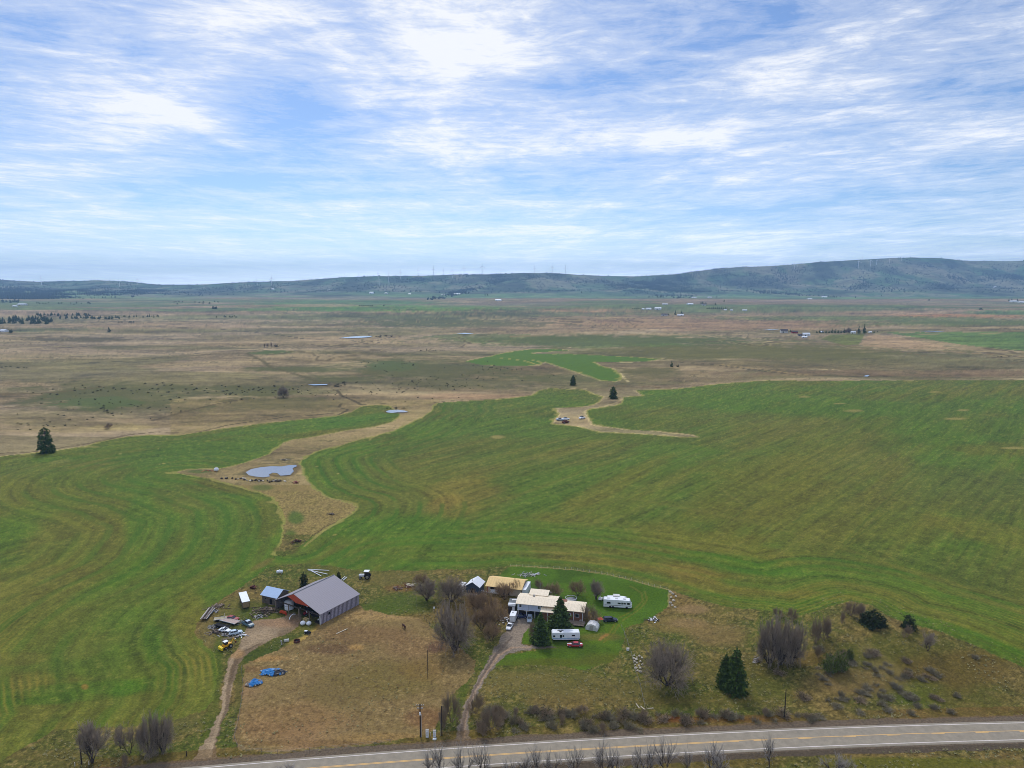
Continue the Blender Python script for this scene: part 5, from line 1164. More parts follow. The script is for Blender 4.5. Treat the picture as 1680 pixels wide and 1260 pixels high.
for i, (x, y, lab) in enumerate([(-3.4, 5.2, "left white bulk bag on the grass in front of the barn"), (-2.4, 3.3, "right white bulk bag nearest the barn opening")]):
    t = thing("bulk_bag", lab, "sack", inbarn(x, y), R(20 + i * 30)); MB().ball((0, 0, .72), .95, .8, .78, 12, 7, .06, i, -.9).build("sack_body", m_white, t); MB().tube((0, 0, 1.35), (0, 0, 1.6), .25, .12, 8).build("neck", m_whitedirty, t)
t = thing("implement_frame", "dark machine frame with a white panel beside the barn corner", "implement", inbarn(.8, 1.6), R(40)); MB().box(0, 0, .9, 2.2, .9, .2).box(.6, 0, 1.4, .2, .8, .9).build("frame", m_tyre, t); MB().box(-.4, -.4, 1.5, .5, .1, .5).build("panel", m_white, t)
for y in (-.6, .6): MB().tube((0, y - .1, .5), (0, y + .1, .5), .5, .5, 12).build("wheel", m_tyre, t)

# things between the barn and the track
t = thing("garden_mower", "black ride-on mower with a white hood on the straw in front of the barn", "mower", g(505, 1040), R(160)); MB().loft([(-.9, .45, .4, .9, .8), (0, .5, .35, 1.0, .8), (1.0, .4, .4, .85, .7)]).build("body", m_tyre, t); MB().loft([(.2, .42, .9, 1.2, .8), (1.3, .35, .8, 1.05, .7)]).build("hood", m_white, t); wheels(t, (-.6, .8), .62, .33, .22)
t = thing("water_trough", "round rusty stock tank with a dark inside, on the straw", "trough", g(487, 1053)); n_ = 16; b = MB()
vs = [(math.cos(2 * math.pi * i / n_) * r_, math.sin(2 * math.pi * i / n_) * r_, z_) for r_, z_ in ((1.05, 0), (1.05, .65), (.95, .65), (.95, .2)) for i in range(n_)]
b.add(vs, [(k * n_ + i, k * n_ + (i + 1) % n_, (k + 1) * n_ + (i + 1) % n_, (k + 1) * n_ + i) for k in range(3) for i in range(n_)]); b.build("tank_ring", m_rust, t); MB().tube((0, 0, .18), (0, 0, .22), .94, .94, 16).build("water", m_glass, t)
t = thing("ribbed_culvert", "short white ribbed tank lying left of the round trough", "tank", g(470, 1053), R(20)); b = MB()
for k in range(5): b.tube((-.8 + k * .35, 0, .5), (-.6 + k * .35, 0, .5), .55, .5, 12)
b.build("ribbed_shell", m_whitedirty, t); MB().tube((-.95, 0, .5), (-.82, 0, .5), .4, .4, 12).build("end_plug", m_tyre, t)
t = thing("stump_post", "pale weathered forked post left of the ribbed tank", "post", g(462, 1058)); MB().tube((0, 0, 0), (.1, 0, 1.6), .22, .16, 7).tube((.05, 0, .8), (-.5, .1, 1.7), .13, .08, 6).build("trunk", m_concrete, t); MB().tube((.4, 0, 0), (.5, .1, 1.3), .14, .12, 6).build("side_post", m_wood, t)
t = thing("white_plank", "white plank lying on the brown paddock below the barn", "plank", g(561, 1036), R(50)); MB().box(0, 0, .12, 4.6, .3, .1).box(-2.1, 0, .06, .2, .4, .1).build("board", m_stone, t)
t = thing("propane_tank", "white horizontal propane tank in the grass behind the log shed", "tank", g(459, 941), R(10)); MB().tube((-1.0, 0, .9), (1.0, 0, .9), .62, .62, 14).ball((-1.0, 0, .9), .35, .62, .62).ball((1.0, 0, .9), .35, .62, .62).build("tank_shell", m_white, t); MB().tube((0, 0, 1.5), (0, 0, 1.7), .2, .2, 8).build("valve_cover", m_whitedirty, t)
for x in (-.7, .7): MB().box(x, 0, .2, .2, .9, .4).build("leg", m_concrete, t)
for i, (a_, b_, lab) in enumerate([((505, 935), (540, 937), "longest white irrigation pipe behind the barn"), ((506, 936), (537, 943), "thick white irrigation pipe in the middle of the pile behind the barn"), ((510, 937), (527, 946), "short pale pipe nearest the barn in the pile behind it"), ((560, 952), (566, 947), "left stub of the two white pipes at the barn's back corner"), ((563, 953), (569, 948), "right stub of the two white pipes at the barn's back corner")]):
    p, q = g(*a_), g(*b_); t = thing("irrigation_pipe", lab, "pipe", p, group="irrigation pipes behind the barn"); d = q - p; MB().tube((0, 0, .25), (d.x, d.y, .3 + d.z), .16, .16, 8).build("pipe_body", m_white, t); MB().tube((0, 0, .25), (d.x * .03, d.y * .03, .25), .24, .24, 8).build("pipe_collar", m_whitedirty, t)
t = thing("disc_harrow", "rusty disc harrow above the box trailer", "implement", g(416, 965), R(-20)); MB().box(0, 0, .7, 2.4, 1.6, .12).box(0, 0, .95, .3, 1.8, .4).build("frame", m_rust, t)
for x in np.linspace(-1, 1, 6): MB().tube((x, -.6, .4), (x + .05, -.6, .4), .4, .4, 10).build("disc", m_rust, t)
def pile(name, label, cat, pos, W_, D_, H_, n_, mats, lmin=.8, lmax=3.0, seed=0, group=None):
    """a heap of boards or scrap; each piece with its own tilt"""
    rnd = random.Random(seed); t = thing(name, label, cat, pos, group=group)
    for m, nm in mats:
        b = MB()
        for i in range(n_ // len(mats)):
            x = rnd.gauss(0, W_ / 4); y = rnd.gauss(0, D_ / 4); k = max(0, 1 - math.hypot(x / (W_ / 2), y / (D_ / 2))); z = .1 + rnd.uniform(0, H_) * k
            b.box(x, y, z, rnd.uniform(lmin, lmax), rnd.uniform(.15, .35), rnd.uniform(.06, .16), rnd.uniform(0, 3.1), rnd.gauss(0, .2))
        b.build(nm, m, t)
    return t
pile("scrap_wood_heap", "heap of grey and brown boards between the log shed and the barn", "wood pile", g(437, 1003), 9, 6, 1.6, 110, [(m_wood, "grey_boards"), (m_darkwood, "dark_boards"), (m_brownwood, "brown_boards")], seed=4)
pile("junk_heap", "low heap of white and grey scrap beside the pale blue small car", "scrap", g(396, 1043), 4, 3, .6, 30, [(m_white, "white_scrap"), (m_grey, "grey_scrap")], .4, 1.3, seed=5)
pile("board_heap", "dark heap of boards left of the stripped white car", "wood pile", g(356, 1037), 6, 3, .7, 50, [(m_darkwood, "dark_boards"), (m_wood, "grey_boards")], seed=6)
pile("brush_heap", "low heap of poles under the grass at the top left of the yard", "brush pile", g(361, 995), 7, 4, .8, 50, [(m_wood, "poles"), (m_brownwood, "sticks")], seed=7)
pile("rusty_pipe_heap", "reddish-brown heap of long rusty pipes in the grass right of the barn", "pipes", g(668, 961), 5, 5, .6, 12, [(m_rust, "rusty_pipes"), (m_stone, "bleached_pipes")], 3, 5, seed=8)
pile("rubble_heap", "brown rubble heap just left of the rusty pipes", "rubble", g(652, 966), 6, 4, .5, 36, [(m_rust, "rust_scrap"), (m_wood, "boards")], .4, 1.4, seed=9)
pile("household_junk", "cluttered pile of white and dark junk between the blue-grey and yellow-roofed sheds", "junk", g(792, 972), 5, 4, 1.3, 70, [(m_white, "white_junk"), (m_tyre, "dark_junk"), (m_grey, "grey_junk")], .4, 1.3, seed=10)
pile("household_junk", "dark and white clutter beside the cargo trailer on the driveway", "junk", g(828, 1018), 3.4, 5, 1.2, 50, [(m_tyre, "dark_junk"), (m_white, "white_junk")], .3, 1.1, seed=11)
pile("scrap_metal_heap", "pale pink and grey scrap spread behind the yellow-roofed shed", "scrap", g(868, 943), 10, 5, .5, 60, [(m_concrete, "pale_scrap"), (m_grey, "grey_scrap")], .4, 1.6, seed=12)
pile("fallen_branches", "dark fallen branches with a white board at the corner of the lawn", "branches", g(1072, 1018), 5, 3, .6, 30, [(m_darkwood, "branches"), (m_white, "white_board")], .6, 2.5, seed=13)
pile("patio_clutter", "white garden furniture clutter at the right end of the house", "furniture", g(958, 1000), 3, 4, 1.2, 34, [(m_white, "white_chairs"), (m_grey, "grey_chairs")], .4, 1.0, seed=14)
pile("white_scrap_heap", "two white lumps of scrap left of the dome tent", "scrap", g(953, 1020), 2.4, 2, .9, 16, [(m_white, "white_scrap"), (m_whitedirty, "sacks")], .5, 1.1, seed=15)
pile("dead_stump", "splintered grey stump between the dark conifer and the bare thicket", "stump", g(1240, 1085), 2.6, 2, 1.8, 20, [(m_wood, "splinters"), (m_concrete, "pale_wood")], .7, 2.0, seed=16)
pile("white_poles", "pale poles lying at the bottom end of the lawn fence", "poles", g(1065, 1162), 4, .8, .3, 3, [(m_stone, "poles")], 1.5, 2.6, seed=17)
pile("machinery_wreck", "dark red wrecked machinery at the lower tip of the tan channel", "wreck", g(487, 889), 5, 4, 1.3, 50, [(m_rust, "rusty_frame"), (m_darkwood, "dark_parts")], .5, 2.0, seed=18)
pile("machinery_wreck", "dark red rusting machine below the big pond", "wreck", g(486, 792), 4.5, 3.5, 1.6, 44, [(m_darkred, "red_parts"), (m_rust, "rusty_frame")], .5, 1.8, seed=19)
pile("log_bundle", "short grey log bundle lying near the right tip of the tan channel", "logs", g(545, 844), 4, 1.6, .7, 12, [(m_wood, "logs"), (m_darkwood, "bark")], 2, 4, seed=20)
pile("driftwood", "small pale wood heap on the bank above the big pond", "wood", g(466, 755), 7, 4, .8, 22, [(m_stone, "pale_wood"), (m_darkwood, "dark_wood")], .8, 2.6, seed=21)
for i, (x, y, lab) in enumerate([(397, 787, "dark boulder heap left of the pond's lower bank"), (412, 789, "black and white boulder heap under the pond's left end"), (427, 789, "boulder heap under the middle of the pond's near bank"), (447, 790, "pale boulder heap under the right part of the pond's near bank"), (460, 790, "rightmost boulder heap on the pond's near bank"), (371, 785, "small pale boulder pair left of the pond")]):
    rnd = random.Random(i); t = thing("boulder_heap", lab, "rocks", g(x, y)); b1 = MB(); b2 = MB()
    for k in range(7): (b1 if k % 2 else b2).ball((rnd.gauss(0, 2.0), rnd.gauss(0, 1.0), .35), rnd.uniform(.4, .9), rnd.uniform(.4, .9), rnd.uniform(.35, .7), 7, 5, .18, k)
    b1.build("pale_rocks", m_stone, t); b2.build("dark_rocks", m_darkwood, t)
t = thing("white_barrel", "white round tank lying near the left tip of the channel above the pond", "tank", g(355, 773), R(10)); MB().ball((0, 0, 1.2), 1.6, 1.3, 1.3, 12, 8).build("tank_shell", m_white, t); MB().tube((0, 0, 2.3), (0, 0, 2.6), .3, .3, 8).build("filler_cap", m_rust, t)
pile("channel_scrap", "orange and brown scrap left of the white round tank", "scrap", g(343, 773), 9, 3, .8, 26, [(m_orangered, "orange_scrap"), (m_darkwood, "brown_scrap")], .5, 1.8, seed=23)
for i, (x, y, m, lab) in enumerate([(919, 690, m_silver, "blue-grey wreck at the left of the field island"), (928, 689, m_white, "white wreck second from the left on the field island"), (928, 694, m_rust, "rusty low machine below the white wreck on the field island"), (955, 687, m_white, "small white wreck at the right of the field island")]):
    p = g(x, y); t = thing("abandoned_vehicle", lab, "wreck", p, R(15 * i)); MB().loft([(-2.6, .9, .4, 1.2, .8), (-1.2, 1.0, .3, 1.5, .85), (1.2, 1.0, .3, 1.3, .85), (2.6, .8, .4, 1.0, .8)]).build("body", m, t); MB().box(-.3, 0, 1.6, 1.9, 1.5, .6).build("cab", m_glass if i != 2 else m_rust, t); wheels(t, (-1.6, 1.6), 1.0, .4, .25); t.scale = (1.35,) * 3
for i, (x, y, W_, D_, n_, lab) in enumerate([(350,1030,4,3,34,"low heap of grey scrap below the timber trailer"),(398,1022,3.5,2.6,30,"jumble of white and brown parts between the dark red car and the pickup"),(372,1043,4,2.4,34,"brown debris between the two white cars and the wooden ramp"),(352,1003,3,3,24,"loose boards beside the upper end of the timber trailer"),(425,1012,4,2.6,30,"weathered planks scattered in front of the log shed")]):
    pile("scrap_pile", lab, "scrap", g(x, y), W_, D_, .8, n_, [(m_grey, "grey_parts"), (m_darkwood, "brown_parts"), (m_concrete, "pale_parts")], .4, 1.8, seed=40 + i)
# blue tarps
def tarp(label, pos, W_, D_, H_, m, m2, seed, rz):
    rnd = random.Random(seed); t = thing("tarp_covered_pile", label, "tarp", pos, rz); n_ = 22
    vs = []; fs = []
    for j in range(n_):
        for i in range(n_):
            u_ = i / (n_ - 1) * 2 - 1; v_ = j / (n_ - 1) * 2 - 1; k = max(0, 1 - (abs(u_) ** 2.4 + abs(v_) ** 2.4) ** .8)
            vs.append((u_ * W_ / 2 * (1 + rnd.uniform(-.06, .06)), v_ * D_ / 2 * (1 + rnd.uniform(-.06, .06)), .05 + H_ * k * (.6 + .6 * float(vnoise(u_ * 3 + seed, v_ * 3)) ) + rnd.uniform(0, .18)))
    fs = [(j * n_ + i, j * n_ + i + 1, (j + 1) * n_ + i + 1, (j + 1) * n_ + i) for j in range(n_ - 1) for i in range(n_ - 1)]
    fs = [f for f in fs if (abs(vs[f[0]][0]) / W_ * 2) ** 2 + (abs(vs[f[0]][1]) / D_ * 2) ** 2 < .55 + .9 * float(vnoise(vs[f[0]][0] * .8 + seed, vs[f[0]][1] * 1.1 + 7))]
    f1 = [f for f in fs if float(vnoise(vs[f[0]][0] * .7 + seed * 3, vs[f[0]][1] * .9)) + vs[f[0]][0] * m2[1] > .47]; f2 = [f for f in fs if f not in f1]
    MB().add(vs, f1).build("tarp_sheet", m, t)
    if f2: MB().add(vs, f2).build("torn_cover", m2[0], t)
    b = MB()
    for k in range(9): a_ = rnd.uniform(0, 6.28); b.ball((math.cos(a_) * W_ * .42, math.sin(a_) * D_ * .42, .3), .28, .28, .2, 6, 4, .1, k)
    b.build("weights", m_stone, t); return t
tarp("long pile under torn black plastic and light blue tarpaulin in the paddock", g(447, 1104), 8.6, 4.2, 1.1, m_tarp, (m_tarpk, -.13), 3, R(-4))
tarp("small pile half covered by a bright blue tarpaulin, nearest the dirt track", g(417, 1122), 5.2, 3.6, 1.2, m_tarp, (m_wood, .12), 5, R(20))
# dome tent, umbrella table, swing frame and garden bits
t = thing("dome_shelter", "white rounded tarp shelter beside the dark round bush", "shelter", g(972, 1031), R(-20)); MB().prism([(-2.1, 0), (-2.1, 1.1), (-1.4, 2.0), (0, 2.35), (1.4, 2.0), (2.1, 1.1), (2.1, 0)], -1.7, 1.7).build("cover", m_whitedirty, t); MB().box(0, -1.72, .9, 1.2, .05, 1.7).build("door_flap", m_concrete, t)
t = thing("orange_canopy", "small orange-red canopy right of the white tarp shelter", "canopy", g(984, 1022), R(10)); MB().add([(-1, -1, 1.6), (1, -1, 1.6), (1, 1, 1.6), (-1, 1, 1.6), (0, 0, 2.1)], [(0, 1, 4), (1, 2, 4), (2, 3, 4), (3, 0, 4)]).build("cover", m_orangered, t)
for x in (-.95, .95):
    for y in (-.95, .95): MB().tube((x, y, 0), (x, y, 1.6), .05, .05, 5).build("leg", m_grey, t)
t = thing("patio_umbrella", "round cream parasol standing before the carport of the house", "parasol", g(865, 1009)); MB().tube((0, 0, 0), (0, 0, 2.2), .05, .05, 6).build("pole", m_grey, t); b = MB(); n_ = 8
b.add([(math.cos(6.283 * i / n_) * 1.35, math.sin(6.283 * i / n_) * 1.35, 1.9) for i in range(n_)] + [(0, 0, 2.4)], [(i, (i + 1) % n_, n_) for i in range(n_)]); b.build("canopy", m_cream, t)
t = thing("play_frame", "pale metal A-frame lying behind the house near a bare bush", "frame", g(900, 973), R(-20)); MB().tube((-1.6, 0, 1.3), (1.4, 0, .6), .08, .08, 6).tube((-1.6, 0, 1.3), (-1.9, .8, 0), .07, .07, 6).tube((-1.6, 0, 1.3), (-1.5, -.8, 0), .07, .07, 6).build("frame", m_white, t); MB().box(.4, 0, .5, 1.8, .7, .08).build("seat", m_whitedirty, t)
t = thing("gazebo_frame", "bare round metal pool frame behind the right end of the house", "frame", g(937, 985)); b = MB(); n_ = 12
for i in range(n_): a0, a1 = 6.283 * i / n_, 6.283 * (i + 1) / n_; b.tube((math.cos(a0) * 2.2, math.sin(a0) * 2.2, 1.1), (math.cos(a1) * 2.2, math.sin(a1) * 2.2, 1.1), .07, .07, 5)
b.build("ring", m_white, t)
for i in range(6): a0 = 6.283 * i / 6; MB().tube((math.cos(a0) * 2.2, math.sin(a0) * 2.2, 0), (math.cos(a0) * 2.2, math.sin(a0) * 2.2, 1.1), .06, .06, 5).build("leg", m_grey, t)
MB().tube((0, 0, .05), (0, 0, .5), 2.0, 2.0, 14).build("liner", m_grey, t)
t = thing("ladder", "white ladder-like board propped behind the long shed on the lawn edge", "ladder", g(880, 943), R(35)); MB().box(-.2, 0, .3, 3.6, .1, .12, 0, -.1).box(-.2, .5, .3, 3.6, .1, .12, 0, -.1).build("rails", m_white, t)
for x in np.linspace(-1.7, 1.4, 7): MB().box(x, .25, .3, .08, .5, .08).build("rung", m_white, t)
t = thing("white_pump_box", "small white box by the lawn fence above the rock pile", "box", g(1030, 1067)); MB().box(0, 0, .35, .8, .7, .7).build("housing", m_white, t); MB().box(0, 0, .74, .9, .8, .08).build("lid", m_concrete, t)
t = thing("gate_posts", "two white posts left of the nearer spruce", "posts", g(876, 1036)); MB().box(0, 0, .9, .2, .2, 1.8).box(.0, .0, 1.85, .28, .28, .1).build("post", m_white, t); MB().box(.9, .3, .7, .16, .16, 1.4).build("post", m_white, t)
# fieldstones along the fence (each its own)
rnd = random.Random(77); STP = [MB().ball((0, 0, .2), .5, .4, .33, 7, 5, .2, k).build("fieldstone", m_stone) for k in range(4)]
spots = [(1040,1076),(1044,1079),(1049,1077),(1053,1080),(1045,1083),(1041,1086),(1046,1088),(1050,1086),(1043,1091),(1048,1093),(1044,1097),(1050,1097),(1047,1101),(1053,1091),(1040,1081),(1051,1103)]
for i, (x, y) in enumerate(spots):
    o = STP[i % 4] if i < 4 else STP[i % 4].copy()
    if i >= 4: COL.objects.link(o)
    o.location = g(x + rnd.uniform(-1, 1), y); o.scale = (rnd.uniform(.6, 1.25),) * 3; o.rotation_euler = (0, 0, rnd.uniform(0, 6)); tag(o, "pale fieldstone in the loose heap beside the lawn fence", "stone", "fieldstones heaped beside the lawn fence")
for i, (x, y) in enumerate([(1100,972),(1104,975),(1109,979),(1101,981),(1105,986),(1100,990),(1103,994),(1108,997)]):
    o = STP[i % 4].copy(); COL.objects.link(o); o.location = g(x, y); o.scale = (rnd.uniform(.7, 1.4),) * 3; o.rotation_euler = (0, 0, rnd.uniform(0, 6)); tag(o, "pale fieldstone in the short row outside the lawn's right corner", "stone", "fieldstones at the lawn corner")

# brown cow
def cow():
    t = thing("brown_cow", "dark brown cow standing alone in the paddock", "cow", g(663, 1031), R(125)); s = []
    me = bpy.data.meshes.new("body")
    V = [(-.8, 0, 1.15), (-.35, 0, 1.1), (.2, 0, 1.1), (.65, 0, 1.2), (1.0, 0, 1.3), (1.3, 0, 1.15), (1.6, 0, .95)]
    E = [(i, i + 1) for i in range(6)]; Rr = [.3, .36, .38, .34, .2, .15, .09]
    for (b_, x, y) in ((0, -.75, .22), (0, -.75, -.22), (3, .6, .2), (3, .6, -.2)):
        k = len(V); V += [(x, y, .8), (x + (.08 if b_ == 0 else 0), y, .42), (x, y, .04)]; E += [(b_, k), (k, k + 1), (k + 1, k + 2)]; Rr += [.16, .085, .07]
    k = len(V); V += [(-1.15, 0, 1.2), (-1.2, 0, .6)]; E += [(0, k), (k, k + 1)]; Rr += [.06, .04]
    me.from_pydata(V, E, []); me.materials.append(mat("brown_hide", (70, 40, 28), .8, var=.2)); o = bpy.data.objects.new("body", me); COL.objects.link(o); o.parent = t
    sk = o.modifiers.new("skin", 'SKIN'); sk.use_smooth_shade = True
    for i, r_ in enumerate(Rr): me.skin_vertices[0].data[i].radius = (r_, r_)
    me.skin_vertices[0].data[0].use_root = True
    o.modifiers.new("sub", 'SUBSURF').levels = 1
    for s_ in (-1, 1): MB().box(1.22, s_ * .2, 1.3, .08, .2, .09).build("ear", m_darkwood, t)
cow()
# ================================================================ TREES, one by one (base pixel, crown height px, width px)
def tree_at(proto, px_, py_, hpx, wpx, H0_, W0_, label, group=None, cat=None):
    p = P(px_, py_); k = mpp(p); sh = hpx * k / .93 / H0_; sw = wpx * k / W0_
    return put(proto, p, label, None, (sw, sw, sh), group, cat)
tree_at(T_round, 1096, 1124, 76, 92, 13, 14, "large round bare tree with a dense purplish-grey crown on the slope")
tree_at(T_thick, 745, 1066, 84, 62, 11, 8, "tall bare grey tree at the corner where paddock and driveway grass meet")
tree_at(T_round, 741, 987, 44, 52, 13, 14, "dark-trunked bare tree left of the blue-grey shed")
tree_at(T_tall, 700, 985, 36, 44, 12, 9, "thin bare tree left of the dark-trunked one, over green weeds")
tree_at(T_brown, 690, 962, 22, 26, 6, 8, "small purplish bare tree at the field edge behind the thin one")
tree_at(T_thick, 1262, 1088, 76, 46, 11, 8, "left part of the tall bare thicket on the right slope")
tree_at(T_thick, 1280, 1089, 84, 48, 11, 8, "middle of the tall bare thicket on the right slope")
tree_at(T_thick, 1299, 1088, 78, 42, 11, 8, "right part of the tall bare thicket on the right slope")
tree_at(T_bush, 1276, 1012, 16, 18, 4, 5.5, "purple-black twiggy bush behind the left of the bare thicket")
tree_at(T_bush, 1300, 1018, 22, 24, 4, 5.5, "purple-black twiggy bush behind the right of the bare thicket")
for i, (x, y, h_, w_, lab) in enumerate([(795,1010,44,44,"brown orchard bush nearest the lean-to shed"),(812,1032,48,40,"tallest brown bush along the left of the driveway head"),(780,1004,38,40,"brown bush at the left edge of the orchard thicket"),(828,984,30,36,"brown bush in front of the yellow-roofed shed's middle"),(846,974,24,24,"brown bush at the right end of the yellow-roofed shed"),(806,1052,34,34,"lowest brown bush beside the driveway bend"),(790,1034,38,38,"brown bush at the lower left of the orchard thicket")]):
    tree_at(T_brown, x, y, h_, w_, 6, 8, lab)
tree_at(T_brown, 948, 977, 26, 30, 6, 8, "rusty brown bare bush on the back lawn behind the house")
tree_at(T_brown, 906, 980, 24, 34, 6, 8, "greyish bare bush behind the pale frame on the back lawn")
tree_at(T_tall, 978, 984, 34, 28, 12, 9, "grey bare tree just left of the motorhome")
tree_at(T_bush, 884, 968, 18, 20, 4, 5.5, "dark twiggy bush beside the slim pale pole")
tree_at(T_bush, 968, 1022, 32, 34, 4, 5.5, "dark round bush between the house deck and the black hatchback")
tree_at(T_bush, 873, 1045, 26, 22, 4, 5.5, "dark brown bush left of the nearer spruce")
tree_at(C_big, 1206, 1135, 72, 46, 16, 11, "taller dark green conifer of the close pair on the right slope")
tree_at(C_big, 1190, 1127, 54, 34, 16, 11, "lower conifer leaning against the left of the taller one on the right slope")
tree_at(C_spruce, 919, 1036, 56, 50, 15, 8.5, "taller dark spruce with drooping boughs in front of the house")
tree_at(C_spruce, 887, 1055, 50, 38, 15, 8.5, "nearer dense dark spruce left of the white travel trailer")
tree_at(C_olive, 499, 966, 26, 17, 5, 5.2, "round dark green evergreen behind the barn's left slope")
tree_at(C_olive, 556, 950, 12, 9, 5, 5.2, "small dark evergreen behind the barn's ridge end")
for x, y, h_, w_, lab in [(1432,1028,28,34,"olive dark juniper on the hilltop at the field edge"),(1420,1022,18,22,"smaller juniper at the left of the hilltop clump"),(1490,1031,22,24,"juniper standing alone right of the hilltop clump"),(1447,1029,18,20,"dark juniper at the right of the hilltop clump")]: tree_at(C_olive, x, y, h_, w_, 5, 5.2, lab)
for x, y, h_, w_, lab in [(1361,1102,30,26,"bright yellow-green shrub at the left of the slope group"),(1378,1100,32,24,"dark yellow-green shrub in the middle of the slope group"),(1394,1082,20,12,"small dark shrub at the upper right of the yellow-green group")]: tree_at(S_leaf, x, y, h_, w_, 3, 3.6, lab)
for x, y, h_, w_, lab in [(1350,1050,40,26,"pale grey bare shrub left on the upper slope"),(1338,1056,46,22,"tall pale bare shrub nearest the thicket"),(1357,1048,38,20,"dark bare shrub beside the pale ones on the upper slope"),(1522,1068,34,38,"wide bare grey tree on the slope below the alone juniper"),(1396,1010,24,26,"purplish bare shrub on the hilltop, left"),(1412,1014,26,26,"purplish bare shrub on the hilltop, next to the juniper clump"),(1382,1022,20,12,"thin bare shrub below the hilltop, left"),(1488,1045,20,18,"bare shrub under the alone juniper"),(1342,1080,22,14,"thin dark shrub left of the yellow-green group")]:
    tree_at(T_bush if w_ < 30 else T_thin, x, y, h_, w_, 4 if w_ < 30 else 10, 5.5 if w_ < 30 else 8, lab)
# trees by the road, left
for pr, x, y, h_, w_, H_, W_, lab in [(T_tall, 152, 1252, 76, 54, 12, 9, "leaning multi-stem bare tree right of the bottom-left pole"),(T_thin, 212, 1238, 54, 40, 10, 8, "slender bare tree left of the dark bare pair by the road"),(T_thick, 246, 1236, 72, 38, 11, 8, "dark bare tree left of the pair near the dirt track"),(T_thick, 268, 1233, 66, 36, 11, 8, "dark bare tree right of the pair near the dirt track"),(T_thin, 198, 1228, 36, 22, 10, 8, "smallest thin bare tree above the roadside grass")]:
    tree_at(pr, x, y, h_, w_, H_, W_, lab)
tree_at(T_bush, 205, 1254, 18, 20, 4, 5.5, "low bare bush on the verge below the slender bare tree")
# driveway mouth
for x, y, h_, w_, lab in [(741,1185,54,34,"dark bare bush behind the bare dark pole by the driveway"),(728,1196,40,26,"bare bush just left of the driveway mouth"),(781,1170,34,30,"dark bare bush on the right edge of the driveway"),(806,1196,38,36,"bushy bare shrub right of the driveway near the road"),(792,1208,26,24,"low bare shrub at the right corner of the driveway mouth"),(818,1180,26,26,"greyish bare shrub above the road, right of the driveway")]: tree_at(T_bush, x, y, h_, w_, 4, 5.5, lab)
# near row below the road
for i, (x, y, h_, w_) in enumerate([(706,1268,42,30),(722,1276,60,40),(760,1284,70,44),(792,1278,64,40),(862,1276,40,34),(880,1282,64,42),(905,1276,50,36),(945,1276,56,40),(990,1276,68,44),(1008,1280,60,40),(1060,1274,64,44),(1092,1272,66,44),(1128,1270,50,22),(1165,1268,56,44),(1180,1276,50,40),(1262,1258,56,34),(1370,1276,44,50),(1390,1276,40,36),(470,1280,30,40),(1050,1284,50,40),(835,1284,44,34)]):
    tree_at([T_road, T_road2][i % 2], x, y, h_, w_, 7, [6, 5][i % 2], "pale bare sapling in the row below the road", "bare saplings in the row below the road")
# shrub belt above the road
rnd = random.Random(5)
BELT = "dark roadside shrub in the belt between grass and road"
for i in range(84):
    x = 790 + 560 * (i / 84) + rnd.uniform(-6, 6); k = (x - 790) / 560; y = 1168 + rnd.uniform(0, 34) - 4 * k
    if x > 1050: y = 1172 + rnd.uniform(0, 16)
    if x > 1050 and rnd.random() < .45: continue
    pr = [S_dark, S_grey, S_grey, S_low, T_bush][i % 5]; p = P(x, y)
    if pr is T_bush: put(pr, p, "bare twiggy bush in the belt between grass and road", None, rnd.uniform(.5, .8), "bare bushes in the belt above the road"); continue
    put(pr, p, BELT, None, (rnd.uniform(.9, 1.9), rnd.uniform(.9, 1.9), rnd.uniform(.7, 1.7)), "shrubs in the belt above the road")
SL = "small sage-grey shrub on the grassy slope right of the conifer"
for i in range(70):
    u_ = rnd.random(); x = rnd.gauss(1430, 70); y = rnd.gauss(1125, 34)
    if not (1270 < x < 1640 and 1040 < y < 1190): continue
    if y > 1182 - (x - 1280) * .04: continue
    p = P(x, y); put([S_grey, S_low, S_grey, S_low, S_dark][i % 5], p, SL, None, (rnd.uniform(.8, 1.8), rnd.uniform(.8, 1.6), rnd.uniform(.5, 1.2)), "shrubs scattered on the right slope")
for x, y in [(1485,1112),(1460,1105),(1510,1115),(1570,1143),(1560,1170),(1495,1172),(1505,1160),(1600,1080),(1465,1125)]: put(S_grey, P(x, y), SL, None, 1.0, "shrubs scattered on the right slope")
# ================================================================ MIDDLE DISTANCE
tree_at(C_round, 76, 743, 40, 27, 14, 9, "tall dark tree standing alone at the left field's upper edge")
tree_at(C_round, 1006, 654, 19, 15, 14, 9, "dark tree at the neck of the field island, right one of two")
tree_at(C_round, 940, 632, 16, 11, 14, 9, "dark oval tree on the tan ground beyond the field, left one of two")
tree_at(C_far, 1102, 602, 9, 7, 14, 9, "small far conifer right of the narrow green field")
tree_at(S_mid, 1112, 602, 4, 5, 1.8, 4, "low dark bush at the foot of the small far conifer")
tree_at(C_far, 179, 545, 8, 6.5, 14, 9, "tiny dark conifer alone on the far left plain")
tree_at(T_round, 465, 652, 19, 20, 13, 14, "wide bare tree on the far bank left of the winding creek")
tree_at(T_bush, 178, 703, 9, 18, 4, 5.5, "large round grey bush on the shrubby slope at the left")
for x, lab in [(434, "leftmost of three thin far trees on the tan plain"), (439, "middle one of three thin far trees on the tan plain"), (445, "rightmost and tallest of three thin far trees on the tan plain")]: tree_at(T_thin, x, 571, 8 if x != 445 else 10, 5, 10, 8, lab)
tree_at(S_mid, 454, 569, 4, 8, 1.8, 4, "dark low bush right of the three thin far trees")
MS = "small dark shrub dotted over the far grassy slope"
DOTS = []
